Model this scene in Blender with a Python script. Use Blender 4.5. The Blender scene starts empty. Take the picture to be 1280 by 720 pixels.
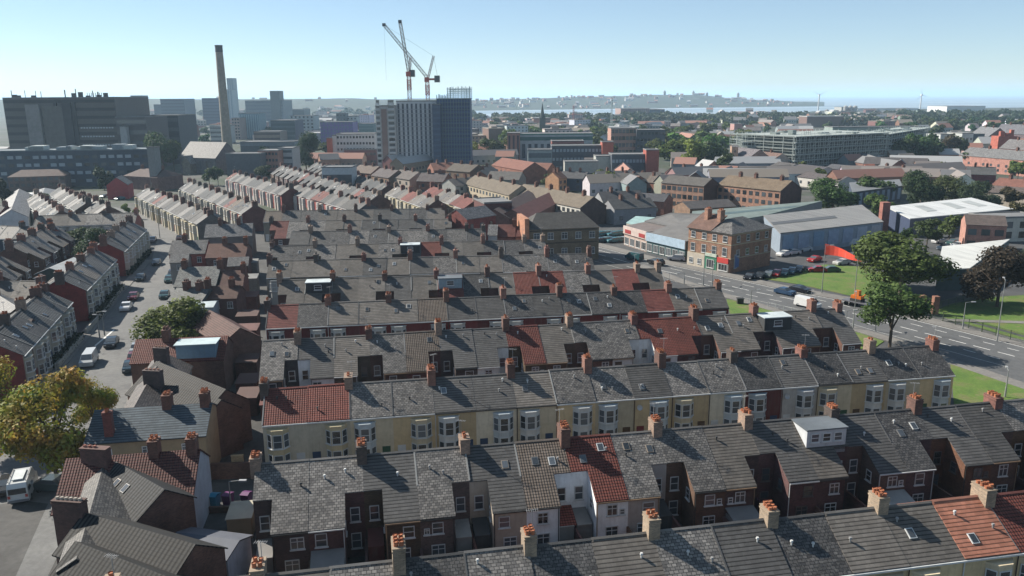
import bpy, math, random
from mathutils import Vector, Matrix
random.seed(11)
C = bpy.context.scene.collection
R = math.radians
# ------------------------------------------------------------ survey helpers (photo pixel -> real ground position)
FP = 1000.0; ROLL = R(0.4); PITCH = math.atan2(238, 1000); CAMH = 40.0
def ray(px, py):
    x = px-640; y = 360-py
    c, s = math.cos(-ROLL), math.sin(-ROLL)
    x, y = x*c-y*s, x*s+y*c
    return (x, FP*math.cos(PITCH)+y*math.sin(PITCH), -FP*math.sin(PITCH)+y*math.cos(PITCH))
def P(px, py, z=0.0):
    d = ray(px, py); t = (z-CAMH)/d[2]
    return Vector((d[0]*t, d[1]*t))
def XZ(px, py, Y):
    d = ray(px, py); t = Y/d[1]
    return d[0]*t, CAMH+d[2]*t
KA=.70   # overall paint value: real surfaces are darker than they look in sun
# ------------------------------------------------------------ mesh builder
class MB:
    def __init__(s): s.v=[]; s.f=[]; s.m=[]; s.T=None
    def poly(s, pts, m=0):
        n=len(s.v)
        for p in pts:
            p=Vector(p)
            if s.T is not None: p = s.T @ p
            s.v.append(p)
        s.f.append(tuple(range(n,n+len(pts)))); s.m.append(m)
    def box(s, x0,x1,y0,y1,z0,z1,m=0, bottom=True, mt=None):
        mt = m if mt is None else mt
        s.poly([(x0,y0,z0),(x1,y0,z0),(x1,y0,z1),(x0,y0,z1)],m)
        s.poly([(x1,y1,z0),(x0,y1,z0),(x0,y1,z1),(x1,y1,z1)],m)
        s.poly([(x0,y1,z0),(x0,y0,z0),(x0,y0,z1),(x0,y1,z1)],m)
        s.poly([(x1,y0,z0),(x1,y1,z0),(x1,y1,z1),(x1,y0,z1)],m)
        s.poly([(x0,y0,z1),(x1,y0,z1),(x1,y1,z1),(x0,y1,z1)],mt)
        if bottom: s.poly([(x0,y1,z0),(x1,y1,z0),(x1,y0,z0),(x0,y0,z0)],m)
    def slab(s, pts, t, m=0):
        """polygon (ccw from above) with thickness t downwards"""
        lo=[(p[0],p[1],p[2]-t) for p in pts]
        s.poly(pts,m); s.poly(lo[::-1],m); n=len(pts)
        for i in range(n):
            j=(i+1)%n; s.poly([lo[i],lo[j],pts[j],pts[i]],m)
    def cyl(s, cx,cy,z0,z1,r0,r1,n=8,m=0,cap=True):
        a=[(math.cos(2*math.pi*i/n),math.sin(2*math.pi*i/n)) for i in range(n)]
        for i in range(n):
            j=(i+1)%n
            s.poly([(cx+a[i][0]*r0,cy+a[i][1]*r0,z0),(cx+a[j][0]*r0,cy+a[j][1]*r0,z0),(cx+a[j][0]*r1,cy+a[j][1]*r1,z1),(cx+a[i][0]*r1,cy+a[i][1]*r1,z1)],m)
        if cap: s.poly([(cx+q[0]*r1,cy+q[1]*r1,z1) for q in a],m)
    def tube(s, p0,p1,r0,r1=None,n=5,m=0):
        r1 = r0 if r1 is None else r1
        p0=Vector(p0); p1=Vector(p1); d=(p1-p0).normalized()
        a=d.orthogonal().normalized(); b=d.cross(a)
        c=[(math.cos(2*math.pi*i/n),math.sin(2*math.pi*i/n)) for i in range(n)]
        A=[p0+a*q[0]*r0+b*q[1]*r0 for q in c]; B=[p1+a*q[0]*r1+b*q[1]*r1 for q in c]
        for i in range(n):
            j=(i+1)%n; s.poly([A[i],A[j],B[j],B[i]],m)
        s.poly(B,m); s.poly(A[::-1],m)
    def mesh(s, name, mats):
        me=bpy.data.meshes.new(name)
        me.from_pydata([tuple(v) for v in s.v],[],s.f)
        for x in (mats if isinstance(mats,(list,tuple)) else [mats]): me.materials.append(x)
        me.polygons.foreach_set('material_index', s.m)
        uv=me.uv_layers.new(name='UVMap'); co=[0.0]*(2*len(me.loops)); k=0
        Z=Vector((0,0,1))
        for f in s.f:
            a=s.v[f[0]]; nn=Vector((0,0,0))
            for i in range(1,len(f)-1): nn += (s.v[f[i]]-a).cross(s.v[f[i+1]]-a)
            if nn.length<1e-9: nn=Z.copy()
            nn.normalize()
            if abs(nn.z)>0.999: u=Vector((1,0,0)); w=Vector((0,1,0))
            else:
                u=Z.cross(nn).normalized(); w=nn.cross(u)
            for i in f:
                p=s.v[i]; co[k]=p.dot(u); co[k+1]=p.dot(w); k+=2
        uv.data.foreach_set('uv',co)
        return me
    def build(s, name, mats, parent=None, color=None):
        return link(name, s.mesh(name,mats), parent, color)
def link(name, me, parent=None, color=None, loc=None, rz=None):
    o=bpy.data.objects.new(name,me); C.objects.link(o)
    if parent is not None: o.parent=parent
    if color is not None: o.color=(color[0]*KA,color[1]*KA,color[2]*KA,1)
    if loc is not None: o.location=loc
    if rz is not None: o.rotation_euler=(0,0,rz)
    return o
LABELS={}
def tag(o,label=None,cat=None,group=None,kind=None):
    if label: o['label']=label
    if cat: o['category']=cat
    if group: o['group']=group
    if kind: o['kind']=kind
    return o
def thing(name,label,cat,loc=(0,0,0),rz=0,group=None):
    o=bpy.data.objects.new(name,None); C.objects.link(o)
    o.location=loc; o.rotation_euler=(0,0,rz); o.empty_display_size=.5
    return tag(o,label,cat,group)
# ------------------------------------------------------------ materials
class NT:
    def __init__(s,name):
        s.mat=bpy.data.materials.new(name); s.mat.use_nodes=True
        s.t=s.mat.node_tree; s.t.nodes.clear()
        s.out=s.n('ShaderNodeOutputMaterial')
        s.b=s.n('ShaderNodeBsdfPrincipled'); s.l(s.b.outputs[0],s.out.inputs[0])
    def n(s,t,**k):
        x=s.t.nodes.new(t)
        for a,b in k.items(): setattr(x,a,b)
        return x
    def l(s,a,b): s.t.links.new(a,b)
    def oc(s): return s.n('ShaderNodeObjectInfo')
    def uv(s): return s.n('ShaderNodeUVMap',uv_map='UVMap').outputs[0]
    def mathn(s,op,a,b=None,c=None):
        x=s.n('ShaderNodeMath',operation=op)
        for i,q in enumerate((a,b,c)):
            if q is None: continue
            if isinstance(q,(int,float)): x.inputs[i].default_value=q
            else: s.l(q,x.inputs[i])
        return x.outputs[0]
    def mulc(s,col,fac):
        x=s.n('ShaderNodeVectorMath',operation='SCALE'); s.l(col,x.inputs[0])
        if isinstance(fac,(int,float)): x.inputs['Scale'].default_value=fac
        else: s.l(fac,x.inputs['Scale'])
        return x.outputs[0]
    def noise(s,vec,scale,detail=3,rough=.6,off=None):
        x=s.n('ShaderNodeTexNoise'); x.inputs['Scale'].default_value=scale
        x.inputs['Detail'].default_value=detail; x.inputs['Roughness'].default_value=rough
        if off is not None:
            a=s.n('ShaderNodeVectorMath',operation='ADD'); s.l(vec,a.inputs[0]); s.l(off,a.inputs[1]); vec=a.outputs[0]
        s.l(vec,x.inputs['Vector']); return x.outputs[0]
    def ramp(s,f,a,b,lo,hi):
        x=s.n('ShaderNodeMapRange'); s.l(f,x.inputs[0])
        for i,q in zip((1,2,3,4),(a,b,lo,hi)): x.inputs[i].default_value=q
        return x.outputs[0]
    def mix(s,f,a,b):
        x=s.n('ShaderNodeMix',data_type='RGBA')
        if isinstance(f,(int,float)): x.inputs[0].default_value=f
        else: s.l(f,x.inputs[0])
        for i,q in ((6,a),(7,b)):
            if isinstance(q,tuple): x.inputs[i].default_value=(q[0],q[1],q[2],1)
            else: s.l(q,x.inputs[i])
        return x.outputs[2]
    def bump(s,h,strength,dist):
        x=s.n('ShaderNodeBump'); x.inputs['Strength'].default_value=strength; x.inputs['Distance'].default_value=dist
        s.l(h,x.inputs['Height']); s.l(x.outputs[0],s.b.inputs['Normal'])
    def base(s,c): s.l(c,s.b.inputs['Base Color'])
def loc_off(t):
    o=t.oc(); x=t.n('ShaderNodeVectorMath',operation='SCALE'); t.l(o.outputs['Location'],x.inputs[0]); x.inputs['Scale'].default_value=1.37
    return o,x.outputs[0]
def m_slate():
    t=NT('slate_tiles'); o,off=loc_off(t); uv=t.uv()
    b=t.n('ShaderNodeTexBrick'); t.l(uv,b.inputs['Vector']); b.inputs['Scale'].default_value=1
    b.inputs['Brick Width'].default_value=.36; b.inputs['Row Height'].default_value=.26; b.inputs['Mortar Size'].default_value=.03; b.inputs['Mortar Smooth'].default_value=.3
    b.inputs['Color1'].default_value=(.55,.55,.57,1); b.inputs['Color2'].default_value=(1.5,1.48,1.45,1); b.inputs['Mortar'].default_value=(.25,.25,.26,1)
    n1=t.ramp(t.noise(uv,.7,4,.65,off),.3,.7,.72,1.3); n2=t.ramp(t.noise(uv,5,3,.7,off),.55,.75,0,.55)
    c=t.mulc(o.outputs['Color'],n1)
    m=t.n('ShaderNodeMix',data_type='RGBA',blend_type='MULTIPLY'); m.inputs[0].default_value=1; t.l(c,m.inputs[6]); t.l(b.outputs[0],m.inputs[7])
    t.base(t.mix(n2,m.outputs[2],(.24,.235,.21)))
    t.b.inputs['Roughness'].default_value=.65; t.b.inputs['Specular IOR Level'].default_value=.3
    t.bump(b.outputs[0],.5,.015); return t.mat
def m_tile(kind):
    t=NT('roof_tiles_'+kind); o,off=loc_off(t); uv=t.uv()
    sx=t.n('ShaderNodeSeparateXYZ'); t.l(uv,sx.inputs[0])
    rh=.34 if kind!='pantile' else .3
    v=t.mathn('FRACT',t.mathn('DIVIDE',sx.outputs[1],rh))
    line=t.ramp(v,.08,.34,.16,1.0)  # dark line at each course overlap: gap shadow painted into the colour
    br=t.n('ShaderNodeTexBrick'); t.l(uv,br.inputs['Vector']); br.inputs['Scale'].default_value=1; br.offset=0 if kind=='pantile' else .5
    br.inputs['Brick Width'].default_value=.4 if kind!='pantile' else .25; br.inputs['Row Height'].default_value=rh; br.inputs['Mortar Size'].default_value=.006 if kind!='pantile' else .02
    br.inputs['Color1'].default_value=(.85,.85,.85,1); br.inputs['Color2'].default_value=(1.12,1.12,1.12,1); br.inputs['Mortar'].default_value=(.7,.7,.7,1) if kind!='pantile' else (.45,.45,.45,1)
    n1=t.ramp(t.noise(uv,.5,4,.65,off),.3,.7,.8,1.2); n2=t.ramp(t.noise(uv,3.3,4,.75,off),.58,.8,0,.5)
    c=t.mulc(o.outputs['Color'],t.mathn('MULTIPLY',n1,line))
    m=t.n('ShaderNodeMix',data_type='RGBA',blend_type='MULTIPLY'); m.inputs[0].default_value=1; t.l(c,m.inputs[6]); t.l(br.outputs[0],m.inputs[7])
    t.base(t.mix(n2,m.outputs[2],(.17,.17,.13)))
    t.b.inputs['Roughness'].default_value=.75; t.b.inputs['Specular IOR Level'].default_value=.2
    if kind=='ribbed':
        rb=t.mathn('SINE',t.mathn('MULTIPLY',sx.outputs[0],2*math.pi/.42)); t.base(t.mulc(o.outputs['Color'],t.mathn('MULTIPLY',t.mathn('MULTIPLY',n1,t.ramp(v,0,.2,.75,1.0)),t.ramp(rb,-.7,.4,.12,1.0))))  # course-overlap shadow painted into the colour here too, only fainter
    h=t.mathn('SUBTRACT',1,v)
    if kind=='pantile': h=t.mathn('ADD',h,t.mathn('SINE',t.mathn('MULTIPLY',sx.outputs[0],2*math.pi/.25)))
    t.bump(h,.6,.03); return t.mat
def m_brick():
    t=NT('brickwork'); o,off=loc_off(t); uv=t.uv()
    b=t.n('ShaderNodeTexBrick'); t.l(uv,b.inputs['Vector']); b.inputs['Scale'].default_value=1
    b.inputs['Brick Width'].default_value=.23; b.inputs['Row Height'].default_value=.08; b.inputs['Mortar Size'].default_value=.01
    b.inputs['Color1'].default_value=(.7,.7,.7,1); b.inputs['Color2'].default_value=(1.3,1.2,1.15,1); b.inputs['Mortar'].default_value=(1.3,1.35,1.4,1)
    n1=t.ramp(t.noise(uv,.6,4,.7,off),.3,.7,.65,1.3)
    c=t.mulc(o.outputs['Color'],n1)
    m=t.n('ShaderNodeMix',data_type='RGBA',blend_type='MULTIPLY'); m.inputs[0].default_value=1; t.l(c,m.inputs[6]); t.l(b.outputs[0],m.inputs[7])
    t.base(m.outputs[2]); t.b.inputs['Roughness'].default_value=.85; t.bump(b.outputs[0],.2,.01); return t.mat
def m_render():
    t=NT('painted_render'); o,off=loc_off(t); uv=t.uv()
    st=t.n('ShaderNodeMapping'); t.l(uv,st.inputs[0]); st.inputs['Scale'].default_value=(2.2,.25,1)
    n1=t.ramp(t.noise(uv,.8,4,.7,off),.3,.75,.8,1.1); n2=t.ramp(t.noise(st.outputs[0],1.2,4,.7,off),.5,.8,0,.35)
    c=t.mulc(o.outputs['Color'],n1); t.base(t.mix(n2,c,(.13,.12,.10)))
    t.b.inputs['Roughness'].default_value=.8; return t.mat
def m_plain(name,rough=.6,metal=0,var=.15,scale=1.0,spec=None):
    t=NT(name); o,off=loc_off(t); g=t.n('ShaderNodeTexCoord').outputs['Object']
    n1=t.ramp(t.noise(g,scale,4,.65,off),.3,.7,1-var,1+var)
    t.base(t.mulc(o.outputs['Color'],n1)); t.b.inputs['Roughness'].default_value=rough; t.b.inputs['Metallic'].default_value=metal
    return t.mat
def m_glass():
    t=NT('window_glass'); o=t.oc(); 
    v=t.ramp(o.outputs['Random'],0,1,.015,.09)
    cc=t.n('ShaderNodeCombineColor'); t.l(v,cc.inputs[0]); t.l(t.mathn('MULTIPLY',v,1.15),cc.inputs[1]); t.l(t.mathn('MULTIPLY',v,1.3),cc.inputs[2])
    t.base(cc.outputs[0]); t.b.inputs['Roughness'].default_value=.12; t.b.inputs['Specular IOR Level'].default_value=.9; return t.mat
def m_corr(name,rough=.5):
    t=NT(name); o,off=loc_off(t); uv=t.uv()
    sx=t.n('ShaderNodeSeparateXYZ'); t.l(uv,sx.inputs[0])
    s=t.mathn('SINE',t.mathn('MULTIPLY',sx.outputs[0],2*math.pi/.4))
    st=t.n('ShaderNodeMapping'); t.l(uv,st.inputs[0]); st.inputs['Scale'].default_value=(1,.12,1)
    n1=t.ramp(t.noise(st.outputs[0],.6,5,.7,off),.3,.7,.7,1.2)
    pn=t.mathn('FRACT',t.mathn('DIVIDE',sx.outputs[0],3.2)); pl=t.ramp(pn,0,.05,.8,1)
    t.base(t.mulc(o.outputs['Color'],t.mathn('MULTIPLY',n1,pl))); t.b.inputs['Roughness'].default_value=rough
    t.bump(s,.4,.04); return t.mat
def m_ground(name,cols,scale,rough=.9,fine=3.0,bump=0,patch=None):
    t=NT(name); g=t.n('ShaderNodeTexCoord').outputs['Object']
    f=t.noise(g,scale,6,.65); r=t.n('ShaderNodeValToRGB'); t.l(f,r.inputs[0])
    el=r.color_ramp.elements
    el[0].position=.35; el[0].color=(*cols[0],1); el[1].position=.65; el[1].color=(*cols[-1],1)
    for i,c in enumerate(cols[1:-1]):
        e=el.new(.35+.3*(i+1)/(len(cols)-1)); e.color=(*c,1)
    n2=t.ramp(t.noise(g,fine,4,.7),.3,.7,.8*KA,1.2*KA)
    cc=t.mulc(r.outputs[0],n2)
    if patch:
        pf=t.ramp(t.noise(g,patch[0],5,.6),patch[1],patch[1]+.03,0,patch[3]); cc=t.mix(pf,cc,patch[2])
    t.base(cc); t.b.inputs['Roughness'].default_value=rough
    if bump: t.bump(t.noise(g,fine*2,3,.7),.6,bump)
    return t.mat
def m_leaf(name,autumn=False):
    t=NT(name); o=t.oc(); g=t.n('ShaderNodeTexCoord').outputs['Object']
    wn=t.n('ShaderNodeTexWhiteNoise'); geo=t.n('ShaderNodeNewGeometry'); 
    vm=t.n('ShaderNodeVectorMath',operation='SNAP'); t.l(g,vm.inputs[0]); vm.inputs[1].default_value=(.12,.12,.12); t.l(vm.outputs[0],wn.inputs[0])
    n1=t.ramp(wn.outputs[0],0,1,.55,1.5); n2=t.ramp(t.noise(g,2.2,3,.6),.3,.7,.75,1.3)
    c=t.mulc(o.outputs['Color'],t.mathn('MULTIPLY',n1,n2))
    if autumn:
        f=t.ramp(t.noise(g,1.1,4,.7),.38,.58,0,1); c2=t.mulc(t.mix(wn.outputs[0],(.36,.20,.035),(.27,.12,.03)),n2)
        f2=t.ramp(t.noise(g,1.9,3,.7),.45,.65,0,1)
        c=t.mix(f2,t.mix(f,c,c2),t.mulc(t.mix(wn.outputs[0],(.27,.29,.04),(.15,.20,.03)),n2))
    t.base(c); t.b.inputs['Roughness'].default_value=.65; t.b.inputs['Specular IOR Level'].default_value=.25
    tr=t.n('ShaderNodeBsdfTranslucent'); t.l(c,tr.inputs[0]); mx=t.n('ShaderNodeMixShader'); mx.inputs[0].default_value=.35
    t.l(t.b.outputs[0],mx.inputs[1]); t.l(tr.outputs[0],mx.inputs[2]); t.l(mx.outputs[0],t.out.inputs[0]); return t.mat
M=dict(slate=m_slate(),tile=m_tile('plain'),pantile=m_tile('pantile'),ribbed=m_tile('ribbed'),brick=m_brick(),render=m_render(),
  plain=m_plain('painted_surface'),metal=m_plain('metal_paint',.45,.3,.1),paint=m_plain('car_paint',.25,.1,.03),
  glass=m_glass(),corr=m_corr('corrugated_sheet'),clay=m_plain('terracotta',.8,0,.25,4),concrete=m_plain('concrete',.85,0,.2,.5),
  leaf=m_leaf('foliage'),autumn=m_leaf('autumn_foliage',True),bark=m_plain('bark',.9,0,.3,3),rubber=m_plain('rubber',.85,0,.05),
  felt=m_plain('roofing_felt',.75,0,.22,.35))
# ------------------------------------------------------------ windows, doors, chimneys (meshes shared)
WM={}
def win_mesh(w,h,bars):
    k=(w,h,bars)
    if k not in WM:
        m=MB(); t=.075
        m.box(-w/2,w/2,-.05,.02,0,t); m.box(-w/2,w/2,-.05,.02,h-t,h)
        m.box(-w/2,-w/2+t,-.05,.02,t,h-t); m.box(w/2-t,w/2,-.05,.02,t,h-t)
        if bars=='cross': m.box(-.03,.03,-.04,.02,t,h-t); m.box(-w/2+t,-.03,-.04,.02,h*.62,h*.62+.06); m.box(.03,w/2-t,-.04,.02,h*.62,h*.62+.06)
        if bars=='sash': m.box(-w/2+t,w/2-t,-.04,.02,h*.5-.03,h*.5+.03)
        if bars=='three':
            for x in (-w/6,w/6): m.box(x-.03,x+.03,-.04,.02,t,h-t)
        m.box(-w/2-.08,w/2+.08,-.12,.02,-.09,0)
        g=MB(); g.poly([(-w/2+t,-.015,t),(w/2-t,-.015,t),(w/2-t,-.015,h-t),(-w/2+t,-.015,h-t)])
        WM[k]=(m.mesh('window',M['plain']),g.mesh('pane',M['glass']))
    return WM[k]
WHITE=(.68,.69,.68)
def window(par,x,y,z,w=1.0,h=1.35,rz=0,bars='sash',col=WHITE,name='window',pane=True):
    a,b=win_mesh(w,h,bars)
    o=link(name,a,par,col,(x,y,z),rz)
    if pane: link('pane',b,o)
    return o
FW={}
def far_window(par,x,y,z,w,h,rz=0,name='window',col=None):
    k=(round(w,2),round(h,2),name)
    if k not in FW:
        g=MB(); g.box(-w/2,w/2,-.04,.1,0,h); FW[k]=g.mesh(name,M['glass'] if col is None else M['plain'])
    return link(name,FW[k],par,col,(x,y,z),rz)
def pot_mesh():
    if 'pot' not in FW:
        m=MB(); m.cyl(0,0,0,.30,.17,.14,8,0,False); m.cyl(0,0,.26,.35,.18,.17,8,0,False); m.cyl(0,0,.20,.29,.13,.13,8,1)
        FW['pot']=m.mesh('pot',[M['clay'],M['rubber']])
    return FW['pot']
def chimney(par,x,y,zb,zt,col,w=.9,d=1.35,pots=5,detail=True,capc=None,name='chimney'):
    m=MB(); m.T=Matrix.Translation((x,y,0))
    m.box(-w/2,w/2,-d/2,d/2,zb,zt-.32,0); m.box(-w/2-.05,w/2+.05,-d/2-.05,d/2+.05,zt-.32,zt-.2,0); m.box(-w/2,w/2,-d/2,d/2,zt-.2,zt-.08,0)
    m.box(-w/2-.04,w/2+.04,-d/2-.04,d/2+.04,zt-.08,zt,1)
    xs=[]
    if pots:
        cols=2 if pots>3 else 1; n=(pots+cols-1)//cols
        for i in range(pots):
            a=i//cols; b=i%cols
            xs.append((x+((b-.5)*w*.44 if cols==2 else 0), y+((a+.5)/n-.5)*d*.82))
    if not detail:
        for q in xs:
            mm=m.T; m.T=None; m.cyl(q[0],q[1],zt,zt+.42,.16,.12,6,2); m.T=mm
    o=m.build(name,[M['brick'],M['concrete'],M['clay'],M['rubber']],par,col)
    if detail:
        for q in xs:
            c=random.uniform(.8,1.2); s=random.choice((1,1,1,.7))
            p=link('pot',pot_mesh(),o,(.42*c,.15*c,.07*c),(q[0],q[1],zt)); p.scale=(1,1,s)
    return o
def aerial(par,x,y,z):
    m=MB(); m.tube((0,0,0),(0,0,1.7),.025,n=4)
    m.tube((-.45,0,1.6),(.45,.1,1.65),.015,n=4)
    for i in range(6): m.tube((-.4+i*.16,-.22,1.61),(-.4+i*.16,.22,1.63),.012,n=4)
    return link('aerial',m.mesh('aerial',M['metal']),par,(.45,.45,.45),(x,y,z),random.uniform(-.6,.6))
def dish(par,x,y,z,rz=0):
    if 'dish' not in FW:
        m=MB(); m.T=Matrix.Rotation(R(65),4,'X')
        n=10
        for i in range(n):
            a=2*math.pi*i/n; b=2*math.pi*(i+1)/n
            m.poly([(0,0,-.08),(.34*math.cos(a),.34*math.sin(a),0),(.34*math.cos(b),.34*math.sin(b),0)])
        m.T=None; m.tube((0,.1,0),(0,.35,-.3),.025,n=4); FW['dish']=m.mesh('satellite_dish',M['metal'])
    return link('satellite_dish',FW['dish'],par,(.5,.5,.5),(x,y,z),rz)
def skylight(par,x,y,z,slope,back):
    if 'sky' not in FW:
        m=MB(); w,h=.5,.72
        m.box(-w/2-.07,w/2+.07,-h/2-.07,h/2+.07,0,.07,0); g=MB(); g.poly([(-w/2,-h/2,.085),(w/2,-h/2,.085),(w/2,h/2,.085),(-w/2,h/2,.085)])
        FW['sky']=(m.mesh('skylight',M['plain']),g.mesh('pane',M['glass']))
    a,b=FW['sky']; o=link('skylight',a,par,random.choice([WHITE,(.2,.2,.2),(.3,.25,.2)]),(x,y,z)); o.rotation_euler=((-1 if back else 1)*math.atan(slope),0,0)
    link('pane',b,o); return o
# ------------------------------------------------------------ terraced house
W0=4.45; RF=4.05; RB=3.0; D=RF+RB; ZR=8.3; SL=.61; ZF=ZR-SL*RF; ZB=ZR-SL*RB; DO=2.85
ROOFS={ # code: (material, colour, words)
 's':('slate',(.18,.17,.16),'pale grey slate'), 'n':('slate',(.088,.085,.084),'smooth dark slate'),'d':('tile',(.115,.112,.11),'charcoal tile'),
 't':('tile',(.17,.155,.14),'grey-brown tile'),'p':('pantile',(.18,.145,.12),'brown pantile'),'r':('pantile',(.22,.068,.052),'red tile'),
 'm':('tile',(.19,.065,.055),'maroon tile'),'o':('tile',(.42,.18,.12),'orange-red tile'),'l':('slate',(.27,.26,.25),'light stone-grey'),
 'w':('slate',(.26,.25,.24),'whitish grey'),'k':('tile',(.09,.095,.1),'black tile')}
ORD=['first','second','third','fourth','fifth','sixth','seventh','eighth','ninth','tenth','eleventh','twelfth','thirteenth','fourteenth','fifteenth','sixteenth','seventeenth','eighteenth','nineteenth','twentieth','twenty-first','twenty-second','twenty-third','twenty-fourth','twenty-fifth','twenty-sixth']+[f'{q}th' for q in range(27,60)]
NSEG=[]
BRK=(.115,.06,.045)
def bay(par,xc,col,zb,zt,detail=True,framecol=WHITE,gl=True):
    """canted two-storey bay in front of y=0"""
    w=1.15; k=.55; pr=.7
    m=MB(); pts=[(xc-w,0),(xc-k,-pr),(xc+k,-pr),(xc+w,0)]
    for i in range(3):
        a,b=pts[i],pts[i+1]; m.poly([(a[0],a[1],0),(b[0],b[1],0),(b[0],b[1],zt),(a[0],a[1],zt)],0)
    t=[(p[0]*1.0+(p[0]-xc)*.06,p[1]-.06 if p[1]<0 else p[1],zt+.14) for p in pts]
    m.slab(t,.16,1)
    o=m.build('bay',[M['render'],M['plain']],par,col)
    wins=[(3.15,1.6)]+([(.8,1.6)] if gl else [])
    for z,h in wins:
        for i in range(3):
            a,b=Vector(pts[i]),Vector(pts[i+1]); c=(a+b)/2; L=(b-a).length; ang=math.atan2((b-a).y,(b-a).x)
            nrm=Vector(((b-a).y,-(b-a).x)).normalized(); c=c+nrm*.015
            window(o,c.x,c.y,z,round(L-.12,2),h,ang,'sash' if i!=1 else 'sash',framecol,'bay_window',detail)
    return o
def house(rowkey,label,loc,rz,Wd,code,front,rear,lod,flip,chim,gableL=None,gableR=None,side='front',chimcol=None,feat=(),group=None,ends=(False,False)):
    """local frame: x 0..Wd, y 0 front wall .. D rear wall, z up. flip: outrigger/bay on the low-x side"""
    root=thing('terraced_house',label,'house',loc,rz,group)
    J=.0
    m=MB(); fr,re=0,1
    m.poly([(0,0,0),(Wd,0,0),(Wd,0,ZF),(0,0,ZF)],0)
    m.poly([(Wd,D,0),(0,D,0),(0,D,ZB),(Wd,D,ZB)],1)
    m.poly([(0,D,0),(0,0,0),(0,0,ZF),(0,RF,ZR),(0,D,ZB)],2)
    m.poly([(Wd,0,0),(Wd,D,0),(Wd,D,ZB),(Wd,RF,ZR),(Wd,0,ZF)],2)
    ow=3.0; x0,x1=(0,ow) if not flip else (Wd-ow,Wd)
    zo=ZB-SL*DO
    m.poly([(x1,D+DO,0),(x0,D+DO,0),(x0,D+DO,zo),(x1,D+DO,zo)],1)
    m.poly([(x0,D+DO,0),(x0,D,0),(x0,D,ZB),(x0,D+DO,zo)],1)
    m.poly([(x1,D,0),(x1,D+DO,0),(x1,D+DO,zo),(x1,D,ZB)],1)
    # walls as one mesh per finish
    gw=gableL or ('brick',BRK)
    for idx,(nm,mat,col) in enumerate((('front_wall',front[0],front[1]),('rear_wall',rear[0],rear[1]))):
        q=MB(); 
        for f,mi in zip(m.f,m.m):
            if mi==idx: q.poly([m.v[i] for i in f])
        q.build(nm,M[mat],root,col)
    for f,mi in zip(m.f,m.m):
        if mi==2: q=MB(); q.poly([m.v[i] for i in f]); q.build('party_wall',M[gw[0]],root,gw[1])
    # roof
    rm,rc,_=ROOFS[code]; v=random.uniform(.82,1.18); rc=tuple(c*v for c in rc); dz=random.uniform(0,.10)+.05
    ov=.18; r=MB()
    r.slab([(0,-ov,ZF-SL*ov+dz),(Wd,-ov,ZF-SL*ov+dz),(Wd,RF,ZR+dz),(0,RF,ZR+dz)],.09)
    e=.0
    if not flip: L=[(0,RF),(Wd,RF),(Wd,D+ov),(x1+.08,D+ov),(x1+.08,D+DO+ov),(0,D+DO+ov)]
    else: L=[(0,RF),(Wd,RF),(Wd,D+DO+ov),(x0-.08,D+DO+ov),(x0-.08,D+ov),(0,D+ov)]
    r.slab([(a,b,ZR-SL*(b-RF)+dz) for a,b in L],.09)
    # ridge tiles
    r.poly([(0,RF-.16,ZR+dz-.03),(Wd,RF-.16,ZR+dz-.03),(Wd,RF,ZR+dz+.09),(0,RF,ZR+dz+.09)],1)
    r.poly([(Wd,RF+.16,ZR+dz-.03),(0,RF+.16,ZR+dz-.03),(0,RF,ZR+dz+.09),(Wd,RF,ZR+dz+.09)],1)
    # verge strip between neighbours
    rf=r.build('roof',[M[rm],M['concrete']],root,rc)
    if random.random()<.45 and lod<=2:
        s_=MB()
        for (ya,yb) in ((-ov,RF),(RF,D+ov)):
            za=ZR-SL*abs(ya-RF)+dz; zb=ZR-SL*abs(yb-RF)+dz
            s_.slab([(-.07,ya,za+.05),(.07,ya,za+.05),(.07,yb,zb+.05),(-.07,yb,zb+.05)],.06)
        s_.build('verge_strip',M['concrete'],rf,random.choice([(.3,.3,.29),(.2,.2,.2),(.09,.09,.09)]))
    # gutters
    g=MB(); g.box(0,Wd,-ov-.12,-ov+.0,ZF-SL*ov-.12,ZF-SL*ov+.02); 
    g.build('gutter',M['plain'],root,WHITE if random.random()<.8 else (.05,.05,.05))
    if side=='rear' and lod<=1:
        g=MB(); yy=D+DO+ov; zz=ZR-SL*(yy-RF); g.box(x0,x1,yy,yy+.1,zz-.08,zz+.03); g.tube((x0+.1 if flip else x1-.1,D+DO+.06,0),(x0+.1 if flip else x1-.1,D+DO+.06,zz),.045)
        g.build('rear_gutter',M['plain'],root,random.choice([WHITE,(.04,.04,.04),(.3,.2,.12)]))
    if chim is not None:
        cc=chimcol or random.choice([(.20,.09,.07),(.15,.08,.06),(.09,.07,.06),(.24,.12,.09),(.28,.2,.15),(.13,.07,.055)])
        for cx in chim:
            h=random.choice((random.uniform(.9,1.15),random.uniform(1.15,1.6),random.uniform(1.15,1.6)))
            c=chimney(root,cx,RF+random.uniform(-.15,.15),ZR-1.0,ZR+h,cc,.88,random.choice((1.5,1.7,1.35)),random.choice((2,4,5,6,6)),lod<=1,name='chimney'); c.rotation_euler=(random.uniform(-.012,.012),random.uniform(-.012,.012),0)
            if random.random()<.35 and lod<=2: aerial(root,cx+.3,RF,ZR+h)
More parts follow.
